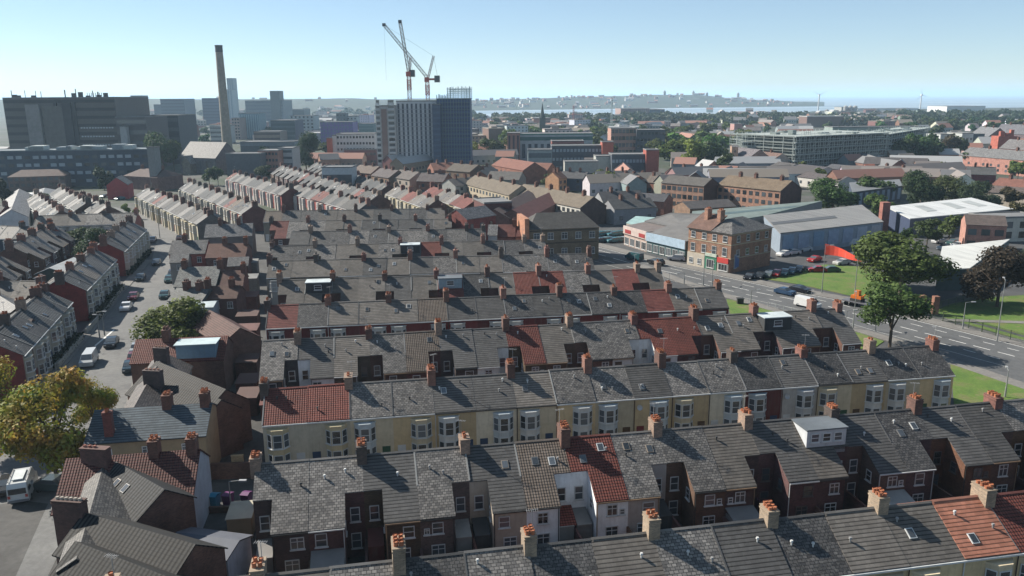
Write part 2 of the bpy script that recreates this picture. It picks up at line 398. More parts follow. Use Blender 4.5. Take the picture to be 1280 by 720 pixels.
    if side=='front' and lod<=2:
        bx=1.55 if not flip else Wd-1.55
        bay(root,bx,front[2] if len(front)>2 else (.42,.38,.3),0,5.15,lod<=1,gl=lod<=1)
        dx=Wd-.85 if not flip else .85
        dm=MB(); dm.box(dx-.45,dx+.45,-.05,.05,.15,2.2); d=dm.build('door',M['plain'],root,random.choice([WHITE,(.2,.02,.02),(.02,.05,.12),(.03,.1,.05),(.1,.05,.02)]))
        if lod<=1:
            if random.random()<.15: dish(root,dx-.2,-.25,4.6,0)
            if 'pipe' in feat or random.random()<.5:
                q=MB(); q.tube((0.05,-.1,0),(0.05,-.1,ZF-.2),.05); q.build('drainpipe',M['plain'],root,random.choice([(.05,.03,.02),(.12,.03,.02),WHITE]))
    if side=='rear' and lod<=2:
        fc=WHITE if random.random()<.85 else (.12,.1,.09)
        xc=(x0+x1)/2
        if lod<=1:
            ps=[(xc,D+DO,3.15,1.0,1.1),(x1-.55 if flip else x0+.55,D+DO,3.15,.5,.6)] if random.random()<.25 else [(xc+random.uniform(-.7,.7),D+DO,3.05,random.choice((1.0,1.15)),random.choice((1.25,1.1)))]
            for (x,y,z,w,h) in ps: window(root,x,y+.02,z,w,h,math.pi,random.choice(('sash','cross','sash')),fc)
            nx=(x1+Wd)/2 if not flip else x0/2
            window(root,nx,D+.02,3.5,.85,1.4,math.pi,'sash',fc); window(root,nx,D+.02,.9,.9,1.5,math.pi,'sash',fc)
            sx=x1+.02 if not flip else x0-.02
            window(root,sx,D+1.4,3.2,.8,1.1,(math.pi/2 if not flip else -math.pi/2),'sash',fc)
            window(root,xc,D+DO+.02,.9,1.2,1.2,math.pi,'cross',fc)
        elif lod==2:
            window(root,xc,D+DO+.02,3.15,.95,1.1,math.pi,'sash',fc,pane=True)
    if lod<=1:
        y=MB(); yd=D+DO+2.4
        y.box(-.1,.1,D+.05 if flip else D+DO,yd,0,1.9,0) if True else None
        y.box(.1,Wd-1.0,yd-.2,yd,0,2.1,0); y.build('yard_wall',M['brick'],root,tuple(c*random.uniform(.8,1.6) for c in BRK))
        if random.random()<.55 and side=='rear':
            xa,xb=(x1+.15,Wd-.15) if not flip else (.15,x0-.15)
            l=MB(); q=random.choice((0,1))
            if q: 
                l.box(x0+.2,x1-.2,D+DO,D+DO+2.0,0,2.2,1); l.slab([(x0+.1,D+DO,2.75),(x0+.1,D+DO+2.1,2.25),(x1-.1,D+DO+2.1,2.25),(x1-.1,D+DO,2.75)][::-1],.1,0)
            else:
                l.box(xa,xb,D+.05,D+2.2,0,2.1,1); l.slab([(xa,D,2.7),(xa,D+2.3,2.2),(xb,D+2.3,2.2),(xb,D,2.7)][::-1],.1,0)
            l.build('lean_to',[M['felt'],M['render']],root,random.choice([(.25,.24,.23),(.08,.08,.08),(.4,.4,.38),(.16,.05,.04)]))
    if lod==0 or (lod==1 and random.random()<.4):
        for k in range(random.choice((1,1,2))):
            yy=RF+(random.uniform(.8,2.6) if side=='rear' else -random.uniform(.8,3.4)); xx=random.uniform(.6,Wd-.6)
            if 'vent' not in FW:
                v_=MB(); v_.cyl(0,0,-.1,.28,.07,.07,6,0,False); v_.cyl(0,0,.24,.36,.13,.10,8); FW['vent']=v_.mesh('vent_pipe',M['plain'])
            link('vent_pipe',FW['vent'],root,random.choice([WHITE,(.3,.3,.3),(.05,.05,.05)]),(xx,yy,ZR-SL*abs(yy-RF)+dz))
    ns=0
    if lod<=2 and random.random()<.3: ns=random.choice((1,1,2))
    if 'sky2' in feat: ns=2
    for k in range(ns):
        yy=RF+ (random.uniform(1.0,2.4) if side=='rear' else -random.uniform(1.0,3.0)); 
        skylight(root,Wd*(.3+.4*k)+random.uniform(-.2,.2),yy,ZR-SL*abs(yy-RF)+dz+.01,SL,side=='rear')
    for fx in feat:
        if fx.startswith('dormer'):
            _,c,wn=fx.split(':'); dc={'w':(.62,.64,.66),'k':(.04,.045,.05),'b':(.35,.45,.5),'g':(.3,.3,.3)}[c]; n=int(wn)
            s=1 if side=='rear' else -1
            mm=MB(); ya=RF+s*.35; yb=RF+s*3.0; xa,xb=(.25,Wd-.25)
            zt=ZR+.05; y0,y1=min(ya,yb),max(ya,yb)
            mm.box(xa,xb,y0,y1,ZF,zt,0); q=mm.build('dormer',M['render'],root,dc)
            t=MB(); t.box(xa-.12,xb+.12,y0-.15,y1+.15,zt+.003,zt+.14); t.build('dormer_roof',M['felt'],q,(.12,.14,.16) if c!='k' else (.5,.56,.58))
            for k in range(n): window(q,xa+(xb-xa)*(k+.7)/(n+.4),yb+s*.02,ZR-1.2,round(.9 if n>1 else 1.3,2),.9,math.pi if s>0 else 0,'sash')
    return root
def terrace(rowkey,rowdesc,p0,p1,k0,k1,npairs,codes,side,lod,front,rears,feats={},chims=None,endR=True,endL=False,gcol=None,group=None,frontf=None,chimcol=None,W=None,phase=0):
    """p0,p1: world ridge points (2D) of the left and right reference chimneys, npairs house pairs between; houses k0..k1-1 counted from p0"""
    u=(p1-p0); L=u.length; u.normalize(); n=Vector((-u.y,u.x)); Wd=L/(2*npairs) if W is None else W
    ang=math.atan2(u.y,u.x)
    for i,k in enumerate(range(k0,k1)):
        code=codes[i%len(codes)]
        q=p0+u*(k*Wd)
        even=((k+phase)%2==0)
        fr=front(i) if callable(front) else front
        re=rears.get(i,('brick',tuple(c*random.uniform(.8,1.25) for c in BRK))) if isinstance(rears,dict) else rears
        lab=f"{ROOFS[code][2]} roof, {ORD[i]} house from left in {rowdesc}"
        g=(('brick',gcol) if gcol and (i==0 or k==k1-1) else None)
        if side=='front':
            o=q-n*RF; loc=(o.x,o.y,0); rz=ang; cx=[0] if even else None; flip=not even
            if k==k1-1 and endR: cx=(cx or [])+[Wd-.45]
            if k==k0 and endL and not even: cx=[.45]
        else:
            o=q+u*Wd+n*RF; loc=(o.x,o.y,0); rz=ang+math.pi; cx=[Wd] if even else None; flip=even is False
            flip=(not even); 
            if k==k1-1 and endR: cx=(cx or [])+[.45]
            if k==k0 and endL and not even: cx=[Wd-.45]
        if side=='front': ff= flip
        else:
            # outriggers join at odd boundaries; low-x side in local frame is picture right
            ff = not even
        house(rowkey,lab,loc,rz,Wd,code,fr,re,lod,ff,cx,g,None,side,chimcol,feats.get(i,()),group)
SKY=.058; SUN=5; EXPO=1.03; HAZE=1.1e-4; DUST=2.5
# ------------------------------------------------------------ the terraces of the main block
BUFF=(.74,.57,.33); BAYW=(.42,.40,.36)
def buff(i):
    c=BUFF
    v=random.uniform(.88,1.12); return ('render',tuple(x*v for x in c),tuple(x*v for x in (.75,.62,.42)))
def buffC(i):
    if i==13: return ('render',(.55,.53,.5),(.6,.6,.6))
    if i==12: return ('render',(.14,.03,.025),(.45,.5,.52))
    v=random.uniform(.8,1.12); BF=random.choice((BUFF,BUFF,(.72,.62,.44),(.78,.70,.54)))
    return ('render',tuple(x*v for x in BF),(.7,.58,.36) if i<2 else random.choice([(.75,.75,.72),(.62,.68,.7),(.7,.6,.42)]))
def redE(i):
    v=random.uniform(.8,1.2); return ('render',(.16*v,.02*v,.02*v),(.62,.62,.58))
def greyF(i): return ('render',(.3,.27,.22),(.5,.5,.47))
r8=ZR
def row(l0,l1,x0,x1):
    """ridge line through photo points l0,l1; world points of it at photo x0 and x1"""
    a,b=P(*l0,r8),P(*l1,r8)
    def at(x):
        y=l0[1]+(l1[1]-l0[1])*(x-l0[0])/(l1[0]-l0[0])
        for _ in range(3):
            p=P(x,y,r8); u=(b-a).normalized(); q=a+u*((p-a).dot(u))
            # nudge y so the point lies on the true straight ridge
            d=(p-q).dot(Vector((-u.y,u.x))); y+=d*.9*(CAMH-r8)/(p.length**2)*FP
        return a+u*((P(x,y,r8)-a).dot(u))
    return at(x0),at(x1)
p0,p1=row((345,718),(1280,615),497,1228)
terrace('a','the row nearest the camera',p0,p1,-4,15,5,'sstsnsntsdnttorddtd'.replace('x','t'),'front',0,buff,{},group='terraced houses of the nearest row',chimcol=(.32,.25,.18))
p0,p1=row((315,582),(1280,500),453,1242)
rb={0:('brick',(.08,.05,.045)),4:('render',(.55,.47,.38)),5:('render',(1.05,1.08,1.1)),6:('render',(1.05,1.08,1.1)),7:('render',(.52,.46,.42)),3:('brick',(.14,.1,.09))}
terrace('b','the second row with dark rears',p0,p1,-2,18,7,'ssdsdprsstdtdnddsddd','rear',0,greyF,rb,
   {11:('dormer:w:3',),5:('sky2',),6:('sky2',),14:()},group='terraced houses of the second row')
p0,p1=row((322,488),(1173,432),437,1168)
terrace('c','the third row with buff bay fronts',p0,p1,-2,16,8,'rrssddtssdssndndnnnn','front',0,buffC,{},group='buff fronted terraced houses of the third row',gcol=(.16,.08,.05))
p0,p1=row((325,427),(1015,388),373,1015)
rd={1:('render',(.9,.93,.94)),5:('brick',(.1,.07,.06)),6:('render',(.9,.9,.84)),10:('render',(.85,.85,.82)),11:('render',(.9,.92,.92)),0:('brick',(.06,.05,.05))}
terrace('d','the fourth row up',p0,p1,-1,17,8,'sdtspddrtssrrttttdn','rear',0,greyF,rd,{15:('dormer:k:1',)},group='terraced houses of the fourth row')
p0,p1=row((331,382.5),(905,359),411,900)
terrace('e','the fifth row with maroon walls',p0,p1,-2,14,7,'mntttpddndnnnmtd','front',1,redE,{},{4:('sky2',),8:('sky2',),10:('sky2',),},group='maroon fronted terraced houses of the fifth row',gcol=(.13,.05,.04))
p0,p1=row((335,351.5),(824,336),416,795)
terrace('f','the sixth row up',p0,p1,-2,13,6,'ttttdtmntrrstmt','rear',1,greyF,{},{1:('dormer:k:1',),6:('dormer:b:1',)},group='terraced houses of the sixth row')
p0,p1=row((336,326.5),(739,317),396,739)
terrace('g','the seventh row up',p0,p1,-2,12,6,'ttttdtdsttsssn','front',2,greyF,{},group='terraced houses of the seventh row')
p0,p1=row((335,308),(680,300),394,655)
terrace('h','the eighth row up',p0,p1,-2,11,5,'nnsttsdrttnns','rear',2,greyF,{},{6:('dormer:k:1',)},group='terraced houses of the eighth row')
p0,p1=row((363,290),(605,286.5),389,583)
terrace('i','the ninth row up',p0,p1,-1,9,4,'ddnsnssnsn','front',2,greyF,{},group='terraced houses of the ninth row')
p0,p1=row((345,277),(547,274),385,520)
terrace('j','the tenth row up',p0,p1,-2,8,3,'mssttddddt','rear',2,greyF,{},group='terraced houses of the tenth row')
p0,p1=row((340,264),(545,261),355,534)
terrace('k','the farthest row of the block',p0,p1,-1,9,4,'pnntttddntn','front',2,greyF,{},group='terraced houses of the eleventh row')
# ------------------------------------------------------------ diagonal terraces: fronts facing left, sunlit
def cream(i):
    v=random.uniform(.85,1.1); c=random.choice([(.55,.47,.31),(.6,.54,.40),(.52,.45,.3),(.62,.58,.48)]); c=tuple(x*v for x in c); return ('render',c,tuple(x*1.1 for x in c))
def redf(i):
    c=random.choice([(.35,.06,.05),(.5,.46,.36),(.45,.42,.34),(.3,.05,.05)]); return ('render',c,(.6,.56,.47))
def pinkf(i):
    c=random.choice([(.38,.08,.07),(.4,.1,.08),(.5,.2,.17)]); return ('render',c,(.66,.6,.55))
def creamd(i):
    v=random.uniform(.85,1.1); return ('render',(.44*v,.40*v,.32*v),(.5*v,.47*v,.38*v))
def seg(name,desc,far_base,near_base,codes,front,lod=2,n=None,group=None,gcol=None,away='right',**k):
    a=P(*far_base); b=P(*near_base); u=(b-a).normalized()
    nn=max(2,round((b-a).length/4.5)) if n is None else n
    nrm=Vector((-u.y,u.x)); off=nrm*RF
    terrace(name,desc,a+off,b+off,0,nn,nn/2,codes,'front',lod,front,{},group=group,gcol=gcol,**k)
seg('l','the long cream row',(172,264),(249,306),'dnnknkmdndknddnkddntnndk','' or cream,group='cream terraced houses along the left street',gcol=(.12,.11,.1))
seg('m','the row behind the cream row',(226,254),(305,291),'dnddknndkdnnknkmpddnm',redf,group='terraced houses behind the cream row',gcol=(.16,.06,.05))
seg('n','the farther pink row',(284,240),(353,264),'mndnknndkdnnddnkn',pinkf,group='pink and white terraced houses',gcol=(.16,.05,.04))
seg('o','the nearer pink row',(359,259),(447,288),'nkdndnmmdnknddd',pinkf,group='pink and white terraced houses, near row',gcol=(.1,.09,.09))
# rears turned to the camera beyond the pink rows
def back_seg(name,desc,a,b,codes,group,n=None,colr=(.3,.13,.09),lod=2):
    a=P(*a,r8); b=P(*b,r8); nn=max(2,round((b-a).length/4.5)) if n is None else n
    terrace(name,desc,a,b,0,nn,nn/2,codes,'rear',lod,greyF,{},group=group)
back_seg('q','the rears above the pink row',(352,207),(474,243),'dnkdndnndknmddnk','brick rears beyond the pink row')
back_seg('r','the row below the crane tower',(395,203),(486,231),'dndkddnkdd','far brick rears')
seg('s','the white row above the block',(483,262),(533,283),'tsntmm',cream,group='white rendered houses beyond the block')
seg('t','the row beside the red house',(528,262),(580,284),'mmmtnts',cream,group='houses beyond the ninth row')
# ------------------------------------------------------------ terraces left of the street, fronts in shade facing right
def segR(name,desc,near_base,far_base,codes,group,gcol=(.2,.03,.025),lod=1,n=None):
    a=P(*near_base); b=P(*far_base); u=(b-a).normalized(); nn=max(2,round((b-a).length/4.5)) if n is None else n
    nrm=Vector((-u.y,u.x)); off=nrm*RF
    terrace(name,desc,a+off,b+off,0,nn,nn/2,codes,'front',lod,creamd,{},group=group,gcol=gcol)
segR('u','the nearest left street group',(36,494),(95,417),'nknkknk','cream terraced houses left of the street, nearest group')
segR('v','the middle left street group',(112,401),(149,356),'kntnkn','cream terraced houses left of the street, middle group')
segR('w','the far left street group',(158,345),(186,313),'nknkn','cream terraced houses left of the street, far group',lod=2)
seg('x','the pale roofs at far left',(64,262),(97,286),'dknndkn',lambda i:('render',(.6,.6,.56),(.65,.65,.62)),group='pale roofed houses at far left')
seg('y','the white roofs by the cream row',(92,276),(122,293),'nkdn',lambda i:('render',(.6,.6,.56),(.65,.65,.62)),group='white roofed houses left of the cream row')
# rows facing the camera at far left
def front_row(name,desc,a,b,codes,group,front,n=None,lod=1):
    a=P(*a,r8); b=P(*b,r8); nn=max(1,round((b-a).length/4.5)) if n is None else n
    terrace(name,desc,a,b,0,nn,nn/2,codes,'front',lod,front,{},group=group,gcol=(.25,.06,.05))
front_row('z','the left edge row',(-45,282),(65,284),'nsnndm','houses at the left edge',lambda i:('render',(.03,.05,.08),(.6,.6,.58)) if i<5 else ('render',(.4,.36,.28),(.5,.46,.36)))
front_row('aa','the row behind the corner tree',(46,270),(172,266),'tttsssnnk','grey roofed houses behind the corner tree',lambda i:('render',(.4,.38,.33),(.55,.53,.48)))

# further rows filling the left side
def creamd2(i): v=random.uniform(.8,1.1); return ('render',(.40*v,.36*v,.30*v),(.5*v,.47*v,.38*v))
def backrow(name,desc,near_base,far_base,codes,group,off,n=None,rear=True):
    a=P(*near_base); b=P(*far_base); u=(b-a).normalized(); nrm=Vector((-u.y,u.x)); nn=max(2,round((b-a).length/4.5)) if n is None else n
    a=a+nrm*(RF+off); b=b+nrm*(RF+off)
    terrace(name,desc,a,b,0,nn,nn/2,codes,'rear' if rear else 'front',1,creamd2,{},group=group)
backrow('ub','the row behind the nearest left group',(36,494),(95,417),'tndtnst','terraced houses behind the nearest left group',19)
backrow('vb','the row behind the middle left group',(112,401),(149,356),'ndtsntt','terraced houses behind the middle left group',19)
backrow('wb','the row behind the far left group',(158,345),(186,313),'tndst','terraced houses behind the far left group',19)
backrow('vc','the back middle left row',(112,401),(149,356),'dtnsttn','second row behind the middle left group',36,rear=False)
back_seg('zb','the lower left edge row',(-60,352),(54,352),'tndtst','houses at the left edge below the grey row',lod=1)
front_row('zc','the upper left edge row',(-60,256),(8,257),'tnsdt','upper row at the left edge',creamd2,lod=2)
seg('xb','the second pale row at far left',(34,272),(62,300),'dnknd',lambda i:('render',(.5,.5,.46),(.6,.6,.56)),group='second pale row at far left')
# ------------------------------------------------------------ generic mid-distance buildings
def gable(label,r0,r1,zr,hw,ze,wall,roof,name='house',cat='house',group=None,chims=(),wins=None,side=None,hip=0,zp=None,chimcol=(.15,.07,.05),ew=None,winsize=(1.0,1.2),detail=False,roofname='roof',winf=(),hwb=None,doors=0,chz=1.4):
    """ridge r0->r1 given at height zr (photo points or world points), near side on the right hand of r0->r1"""
    a=r0 if isinstance(r0,Vector) else P(*r0,zr); b=r1 if isinstance(r1,Vector) else P(*r1,zr)
    u=(b-a); L=u.length; u.normalize(); rz=math.atan2(u.y,u.x)
    root=thing(name,label,cat,(a.x,a.y,0),rz,group)
    hb=hw if hwb is None else hwb; zb=zr-(zr-ze)*hb/hw
    m=MB()
    m.poly([(0,-hw,0),(L,-hw,0),(L,-hw,ze),(0,-hw,ze)]); m.poly([(L,hb,0),(0,hb,0),(0,hb,zb),(L,hb,zb)])
    zt=zr if not hip else ze
    if hip: 
        m.poly([(0,hb,0),(0,-hw,0),(0,-hw,ze),(0,hb,zb)]); m.poly([(L,-hw,0),(L,hb,0),(L,hb,zb),(L,-hw,ze)])
    else:
        m.poly([(0,hb,0),(0,-hw,0),(0,-hw,ze),(0,0,zr),(0,hb,zb)]); m.poly([(L,-hw,0),(L,hb,0),(L,hb,zb),(L,0,zr),(L,-hw,ze)])
    m.build('wall',M[wall[0]],root,wall[1])
    if ew:
        q=MB(); q.poly([(L+.02,-hw,0),(L+.02,hb,0),(L+.02,hb,zb),(L+.02,0,zr if not hip else zb),(L+.02,-hw,ze)]); q.build('gable_wall',M[ew[0]],root,ew[1])
    r=MB(); o=.25; s=(zr-ze)/hw; dz=.08
    if not hip:
        r.slab([(-o*.5,-hw-o,ze-s*o+dz),(L+o*.5,-hw-o,ze-s*o+dz),(L+o*.5,0,zr+dz),(-o*.5,0,zr+dz)],.12)
        r.slab([(-o*.5,0,zr+dz),(L+o*.5,0,zr+dz),(L+o*.5,hb+o,zb-s*o+dz),(-o*.5,hb+o,zb-s*o+dz)],.12)
    else:
        h=hip; A=[(-o,-hw-o,ze-s*o+dz),(L+o,-hw-o,ze-s*o+dz),(L+o,hb+o,ze-s*o+dz),(-o,hb+o,ze-s*o+dz)]; p=(h,0,zr+dz); q=(L-h,0,zr+dz)
        r.poly([A[0],A[1],q,p]); r.poly([A[1],A[2],q]); r.poly([A[2],A[3],p,q]); r.poly([A[3],A[0],p]); r.poly([A[3],A[2],A[1],A[0]])
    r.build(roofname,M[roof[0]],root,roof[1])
    for t in chims:
        chimney(root,L*t,0,zr-1,zr+chz,chimcol,.9,1.3,4,detail)
    if wins:
        nx,zs=wins
        for z in zs:
            for i in range(nx):
                x=L*(i+.5)/nx
                if detail: window(root,x,-hw-.02,z,winsize[0],winsize[1],0,'cross')
                else: far_window(root,x,-hw-.03,z,winsize[0],winsize[1])
    if side:
        nx,zs=side
        for z in zs:
            for i in range(nx):
                y=-hw+(hw+hb)*(i+.5)/nx
                far_window(root,-.03,y,z,winsize[0],winsize[1],-math.pi/2)
    for i in range(doors):
        d=MB(); x=L*(i+.8)/(doors+.6); d.box(x-.45,x+.45,-hw-.06,-hw,0,2.1); d.build('door',M['plain'],root,random.choice([WHITE,(.2,.03,.03)]))
    return root
def flat(label,f0,f1,h,depth,wall,roof=('felt',(.2,.2,.2)),name='building',cat='building',z=0.0,group=None,rows=None,side=None,parapet=.5,bands=None,wsz=(1.2,1.3),sidewall=None,wcol=None,wname='window'):
    """front face from f0 (left) to f1 (right), photo points at height z or world points; depth away"""
    a=f0 if isinstance(f0,Vector) else P(*f0,z); b=f1 if isinstance(f1,Vector) else P(*f1,z)
    u=(b-a); L=u.length; u.normalize(); rz=math.atan2(u.y,u.x)
    root=thing(name,label,cat,(a.x,a.y,0),rz,group)
    m=MB(); m.box(0,L,0,depth,0,h); m.build('wall',M[wall[0]],root,wall[1])
    r=MB()
    r.box(-.15,L+.15,-.15,depth+.15,h+.003,h+parapet*.4)
    if parapet>.3:
        zt=h+parapet
        for q in ((-.1,L+.1,-.1,.15),(-.1,L+.1,depth-.15,depth+.1)): r.box(*q,h+.01,zt)
        for q in ((-.1,.15,.15,depth-.15),(L-.15,L+.1,.15,depth-.15)): r.box(*q,h+.01,zt)
    r.build('roof',M[roof[0]],root,roof[1])
    if rows:
        nx,zs=rows
        for zz in zs:
            for i in range(nx): far_window(root,L*(i+.5)/nx,-.03,zz,wsz[0],wsz[1],0,wname,wcol)
    if side:
        nx,zs,which=side
        for zz in zs:
            for i in range(nx):
                y=depth*(i+.5)/nx
                if which in 'lb': far_window(root,-.03,y,zz,wsz[0],wsz[1],-math.pi/2,wname,wcol)
                if which in 'rb': far_window(root,L+.03,y,zz,wsz[0],wsz[1],math.pi/2,wname,wcol)
    if sidewall:
        q=MB(); q.box(-.05,0,0,depth,0,h-.01); q.build('side_wall',M[sidewall[0]],root,sidewall[1])
    if bands:
        zs,hh,cc=bands
        for zz in zs:
            q=MB(); q.box(.3,L-.3,-.06,.1,zz,zz+hh); q.build('window_band',M['glass'] if cc is None else M['plain'],root,cc or (.05,.07,.09))
    return root
def far(label,x0,x1,ytop,Y,depth,wall,yb=None,name='building',cat='building',group=None,rows=None,bands=None,stripes=None,side=None,roof=None,wsz=(1.6,1.6),wcol=None,parapet=.5):
    X0,Z0=XZ(x0,ytop,Y); X1,_=XZ(x1,ytop,Y)
    h=Z0
    zs=[]; 
    if rows: rows=(rows[0],[h*(i+.35)/rows[1] for i in range(rows[1])])
    if bands: bands=([h*(i+.4)/bands[0] for i in range(bands[0])],h/bands[0]*.38,bands[1])
    root=flat(label,Vector((X0,Y)),Vector((X1,Y)),h,depth,('plain' if isinstance(wall[0],float) else wall[0],wall if isinstance(wall[0],float) else wall[1]),('felt',roof or (.2,.2,.2)),name,cat,0,group,rows,side,parapet,bands,wsz,None,wcol)
    if stripes:
        n,c=stripes; L=X1-X0
        for i in range(n):
            q=MB(); x=L*(i+.5)/n; q.box(x-L/n*.22,x+L/n*.22,-.12,.1,1,h-1.2); q.build('window_strip',M['glass'] if c is None else M['plain'],root,c)
    return root
# street-corner roofs and mid blocks -------------------------------------------------
RB=('brick',(.24,.10,.065)); BB=('brick',(.22,.14,.09)); SG=('slate',(.14,.135,.13)); TB=('tile',(.13,.11,.09)); DT=('tile',(.07,.072,.075)); RT=('pantile',(.2,.075,.055))
WW=('render',(.62,.62,.6)); DK=('brick',(.15,.085,.065)); TAN=('render',(.42,.32,.19))
# foreground lower left corner
def lead(o): return o
q_=P(690,676); fl=thing('lean_to','small red tiled lean-to against the white rear walls','lean-to',(q_.x,q_.y,0),R(10)); m=MB(); m.box(-1.8,1.8,-1.2,1.4,0,2.2); m.build('wall',M['render'],fl,(.6,.6,.6)); m=MB(); m.slab([(-2,-1.4,2.25),(2,-1.4,2.25),(2,1.5,3.3),(-2,1.5,3.3)],.1); m.build('roof',M['pantile'],fl,(.28,.08,.06))
f=gable('long dark blue-grey tiled house with tan wall in front of the orange trees',(120,513),(264,504),7.6,4.0,5.6,TAN,('tile',(.10,.125,.145)),chims=(.62,.95),wins=(3,(3.9,)),detail=True,hwb=3.5,winsize=(1.0,.9))
chimney(f,2.2,-3.2,5.6,8.6,(.16,.05,.04),.85,.7,3)
g1=gable('maroon tiled house with a broad hipped roof beside the wheelie bins',(84,574),(249,562),7.4,4.6,4.4,('render',(.5,.55,.62)),('pantile',(.15,.06,.05)),hwb=3.5,chims=(.66,.95),detail=True)
skylight(g1,4,-2.0,6.15,.65,False)
def wing(label,r0,r1,zr,hw,ze,roofc,wallc,**k): return gable(label,r0,r1,zr,hw,ze,wallc,roofc,**k)
w1=wing('dark tiled wing with two roof windows behind the big brick chimney',(140,575),(205,612),7.0,2.6,5.2,('ribbed',(.05,.052,.055)),DK)
for q in (3.4,5.0): skylight(w1,q,-1.3,6.2,.69,False)
w2=wing('dark ribbed tiled wing with black lean-to below, bottom left',(106,642),(243,681),7.3,2.9,5.4,('ribbed',(.052,.05,.048)),DK)
w3=wing('nearest ribbed dark roof at the bottom left corner',(95,678),(262,742),7.2,3.6,4.6,('ribbed',(.046,.045,.043)),DK)
fr=gable('street front house with sloping grey roof at the bottom left kerb',P(96,700,6.6),P(128,585,6.8),6.7,3.0,5.0,('render',(.45,.45,.43)),('slate',(.11,.105,.10)),hwb=1.2)
t=thing('chimney_stack','broad brick party chimney with a row of short pots, bottom left','chimney',(P(90,652,6.5).x,P(90,652,6.5).y,0),R(-8))
chimney(t,0,0,0,8.5,(.10,.055,.045),2.6,.8,0,capc=None,name='stack')
for i in range(6): link('pot',pot_mesh(),t,(.45,.4,.34),(-1.0+.4*i,0,8.5)).scale=(1,1,.6)
t=thing('chimney_stack','tall dark brick party chimney between the maroon and ribbed roofs','chimney',(P(122,585,6.5).x,P(122,585,6.5).y,0),R(-8))
chimney(t,0,0,0,8.6,(.12,.06,.05),2.6,.8,0,name='stack')
for i in range(3): link('pot',pot_mesh(),t,(.35,.14,.1),(-1.0+.5*i,0,8.6)).scale=(1,1,.6)
gable('blue-white rendered low rear wing beside the dark passage',(222,666),(298,676),3.6,1.8,3.0,('render',(.5,.56,.68)),('felt',(.10,.11,.14)),wins=(2,(1.2,)),winsize=(.7,.7))
gable('dark tiled rear wings above the long blue-grey roof',(196,452),(282,487),7.3,2.9,5.2,DK,('ribbed',(.055,.052,.05)),chims=())
gable('second dark tiled rear wing, lower edge against the blue-grey roof',(180,468),(276,500),6.9,2.4,5.2,DK,('ribbed',(.055,.052,.05)))
gable('pale hip roofed corner over the street above the blue-grey roof',P(166,515,6.8),P(205,440,7.2),7.0,3.2,5.0,('render',(.4,.4,.38)),('slate',(.10,.085,.08)),hwb=1.5)
for (px,py,w,l) in ((193,470,2.2,'soot dark party chimney with light cap over the street corner'),(203,440,1.8,'party chimney with terracotta cap behind the ribbed wings')):
    q=P(px,py+14,6.5); t=thing('chimney_stack',l,'chimney',(q.x,q.y,0),R(-8)); chimney(t,0,0,0,8.7,(.10,.07,.065),w,.8,0,name='stack')
    for i in range(4): link('pot',pot_mesh(),t,(.4,.22,.16),(-w*.35+w*.23*i,0,8.7)).scale=(1,1,.55)
g=gable('red pantiled house with a pale blue flat dormer below the corner tree',(171,425),(284,420),7.4,3.6,5.2,DK,('pantile',(.2,.07,.055)),hwb=3.2,chims=(.33,))
d=MB(); d.box(6.0,11.2,-3.4,-.6,5.0,7.3); dd=d.build('dormer',M['render'],g,(.2,.32,.42)); d=MB(); d.box(5.8,11.4,-3.6,-.5,7.303,7.42); d.build('dormer_roof',M['felt'],dd,(.45,.55,.58))
gable('brown gabled house right of the round corner tree',(262,388),(300,410),7.0,3,5.0,DK,('tile',(.12,.06,.05)))
g=gable('grey slated corner house with two stacks, right of the street',(226,334),(276,333),8.0,4.6,5.2,('render',(.22,.25,.24)),('slate',(.15,.16,.155)),chims=(.1,.98),hwb=3.3,wins=(3,(1.0,3.4)),winsize=(1.0,1.3),detail=True)
g=gable('brown hipped rear wing of the grey slated corner house',(278,339),(306,338),7.2,3.6,5.0,('brick',(.17,.08,.07)),('tile',(.15,.085,.07)),chims=(.95,),hwb=3.0,wins=(1,(3.3,)),detail=True)
gable('dark slate lower wing behind the white flat extension',(250,358),(300,357),6.4,3.0,4.8,('brick',(.14,.07,.06)),('tile',(.13,.075,.06)),chims=(.2,.8),wins=(3,(2.9,)),detail=True)
g=gable('red brick corner shop with dark slates above the grey corner house',(216,301),(260,300),8.2,3.6,5.8,('brick',(.3,.09,.07)),('slate',(.1,.1,.105)),chims=(.35,),hwb=3.2,wins=(3,(1.0,3.7)),winsize=(1.0,1.3),detail=True)
g=gable('brown tiled rear half of the brick corner shop',(262,305),(310,304),7.8,3.8,5.4,('brick',(.16,.08,.065)),('tile',(.17,.09,.07)),chims=(.4,.95),hwb=3.0,wins=(2,(3.5,)),detail=True)
gable('low slate wing below the brown tiled half',(286,322),(311,321),5.6,2.6,4.2,('brick',(.13,.07,.06)),('slate',(.13,.13,.135)))
gable('small gabled wing with grey tiles beside the street kerb',(214,318),(236,317),6.4,2.4,5.0,('render',(.3,.28,.26)),('slate',(.15,.15,.15)),wins=(1,(1.0,3.2)),detail=True)
gable('slate roofed house at the bend beside the cream row',(258,281),(316,279),8.2,4.2,5.6,('render',(.2,.18,.17)),('slate',(.13,.135,.145)),chims=(.3,.7),hwb=3.4)
gable('cream end house with grey hip where the left street bends',(252,262),(268,262),8.4,4.0,6.0,('render',(.62,.56,.38)),('slate',(.2,.2,.185)),hip=2.2)
gable('small dark corner house above the round corner tree',(222,360),(262,362),6.2,3,4.6,('render',(.08,.1,.1)),('slate',(.1,.11,.11)),chims=(.3,.7),detail=False)
gable('white flat extension beside the round tree',(240,378),(270,377),4.6,2.4,4.2,('render',(.4,.5,.55)),('felt',(.5,.58,.6)))
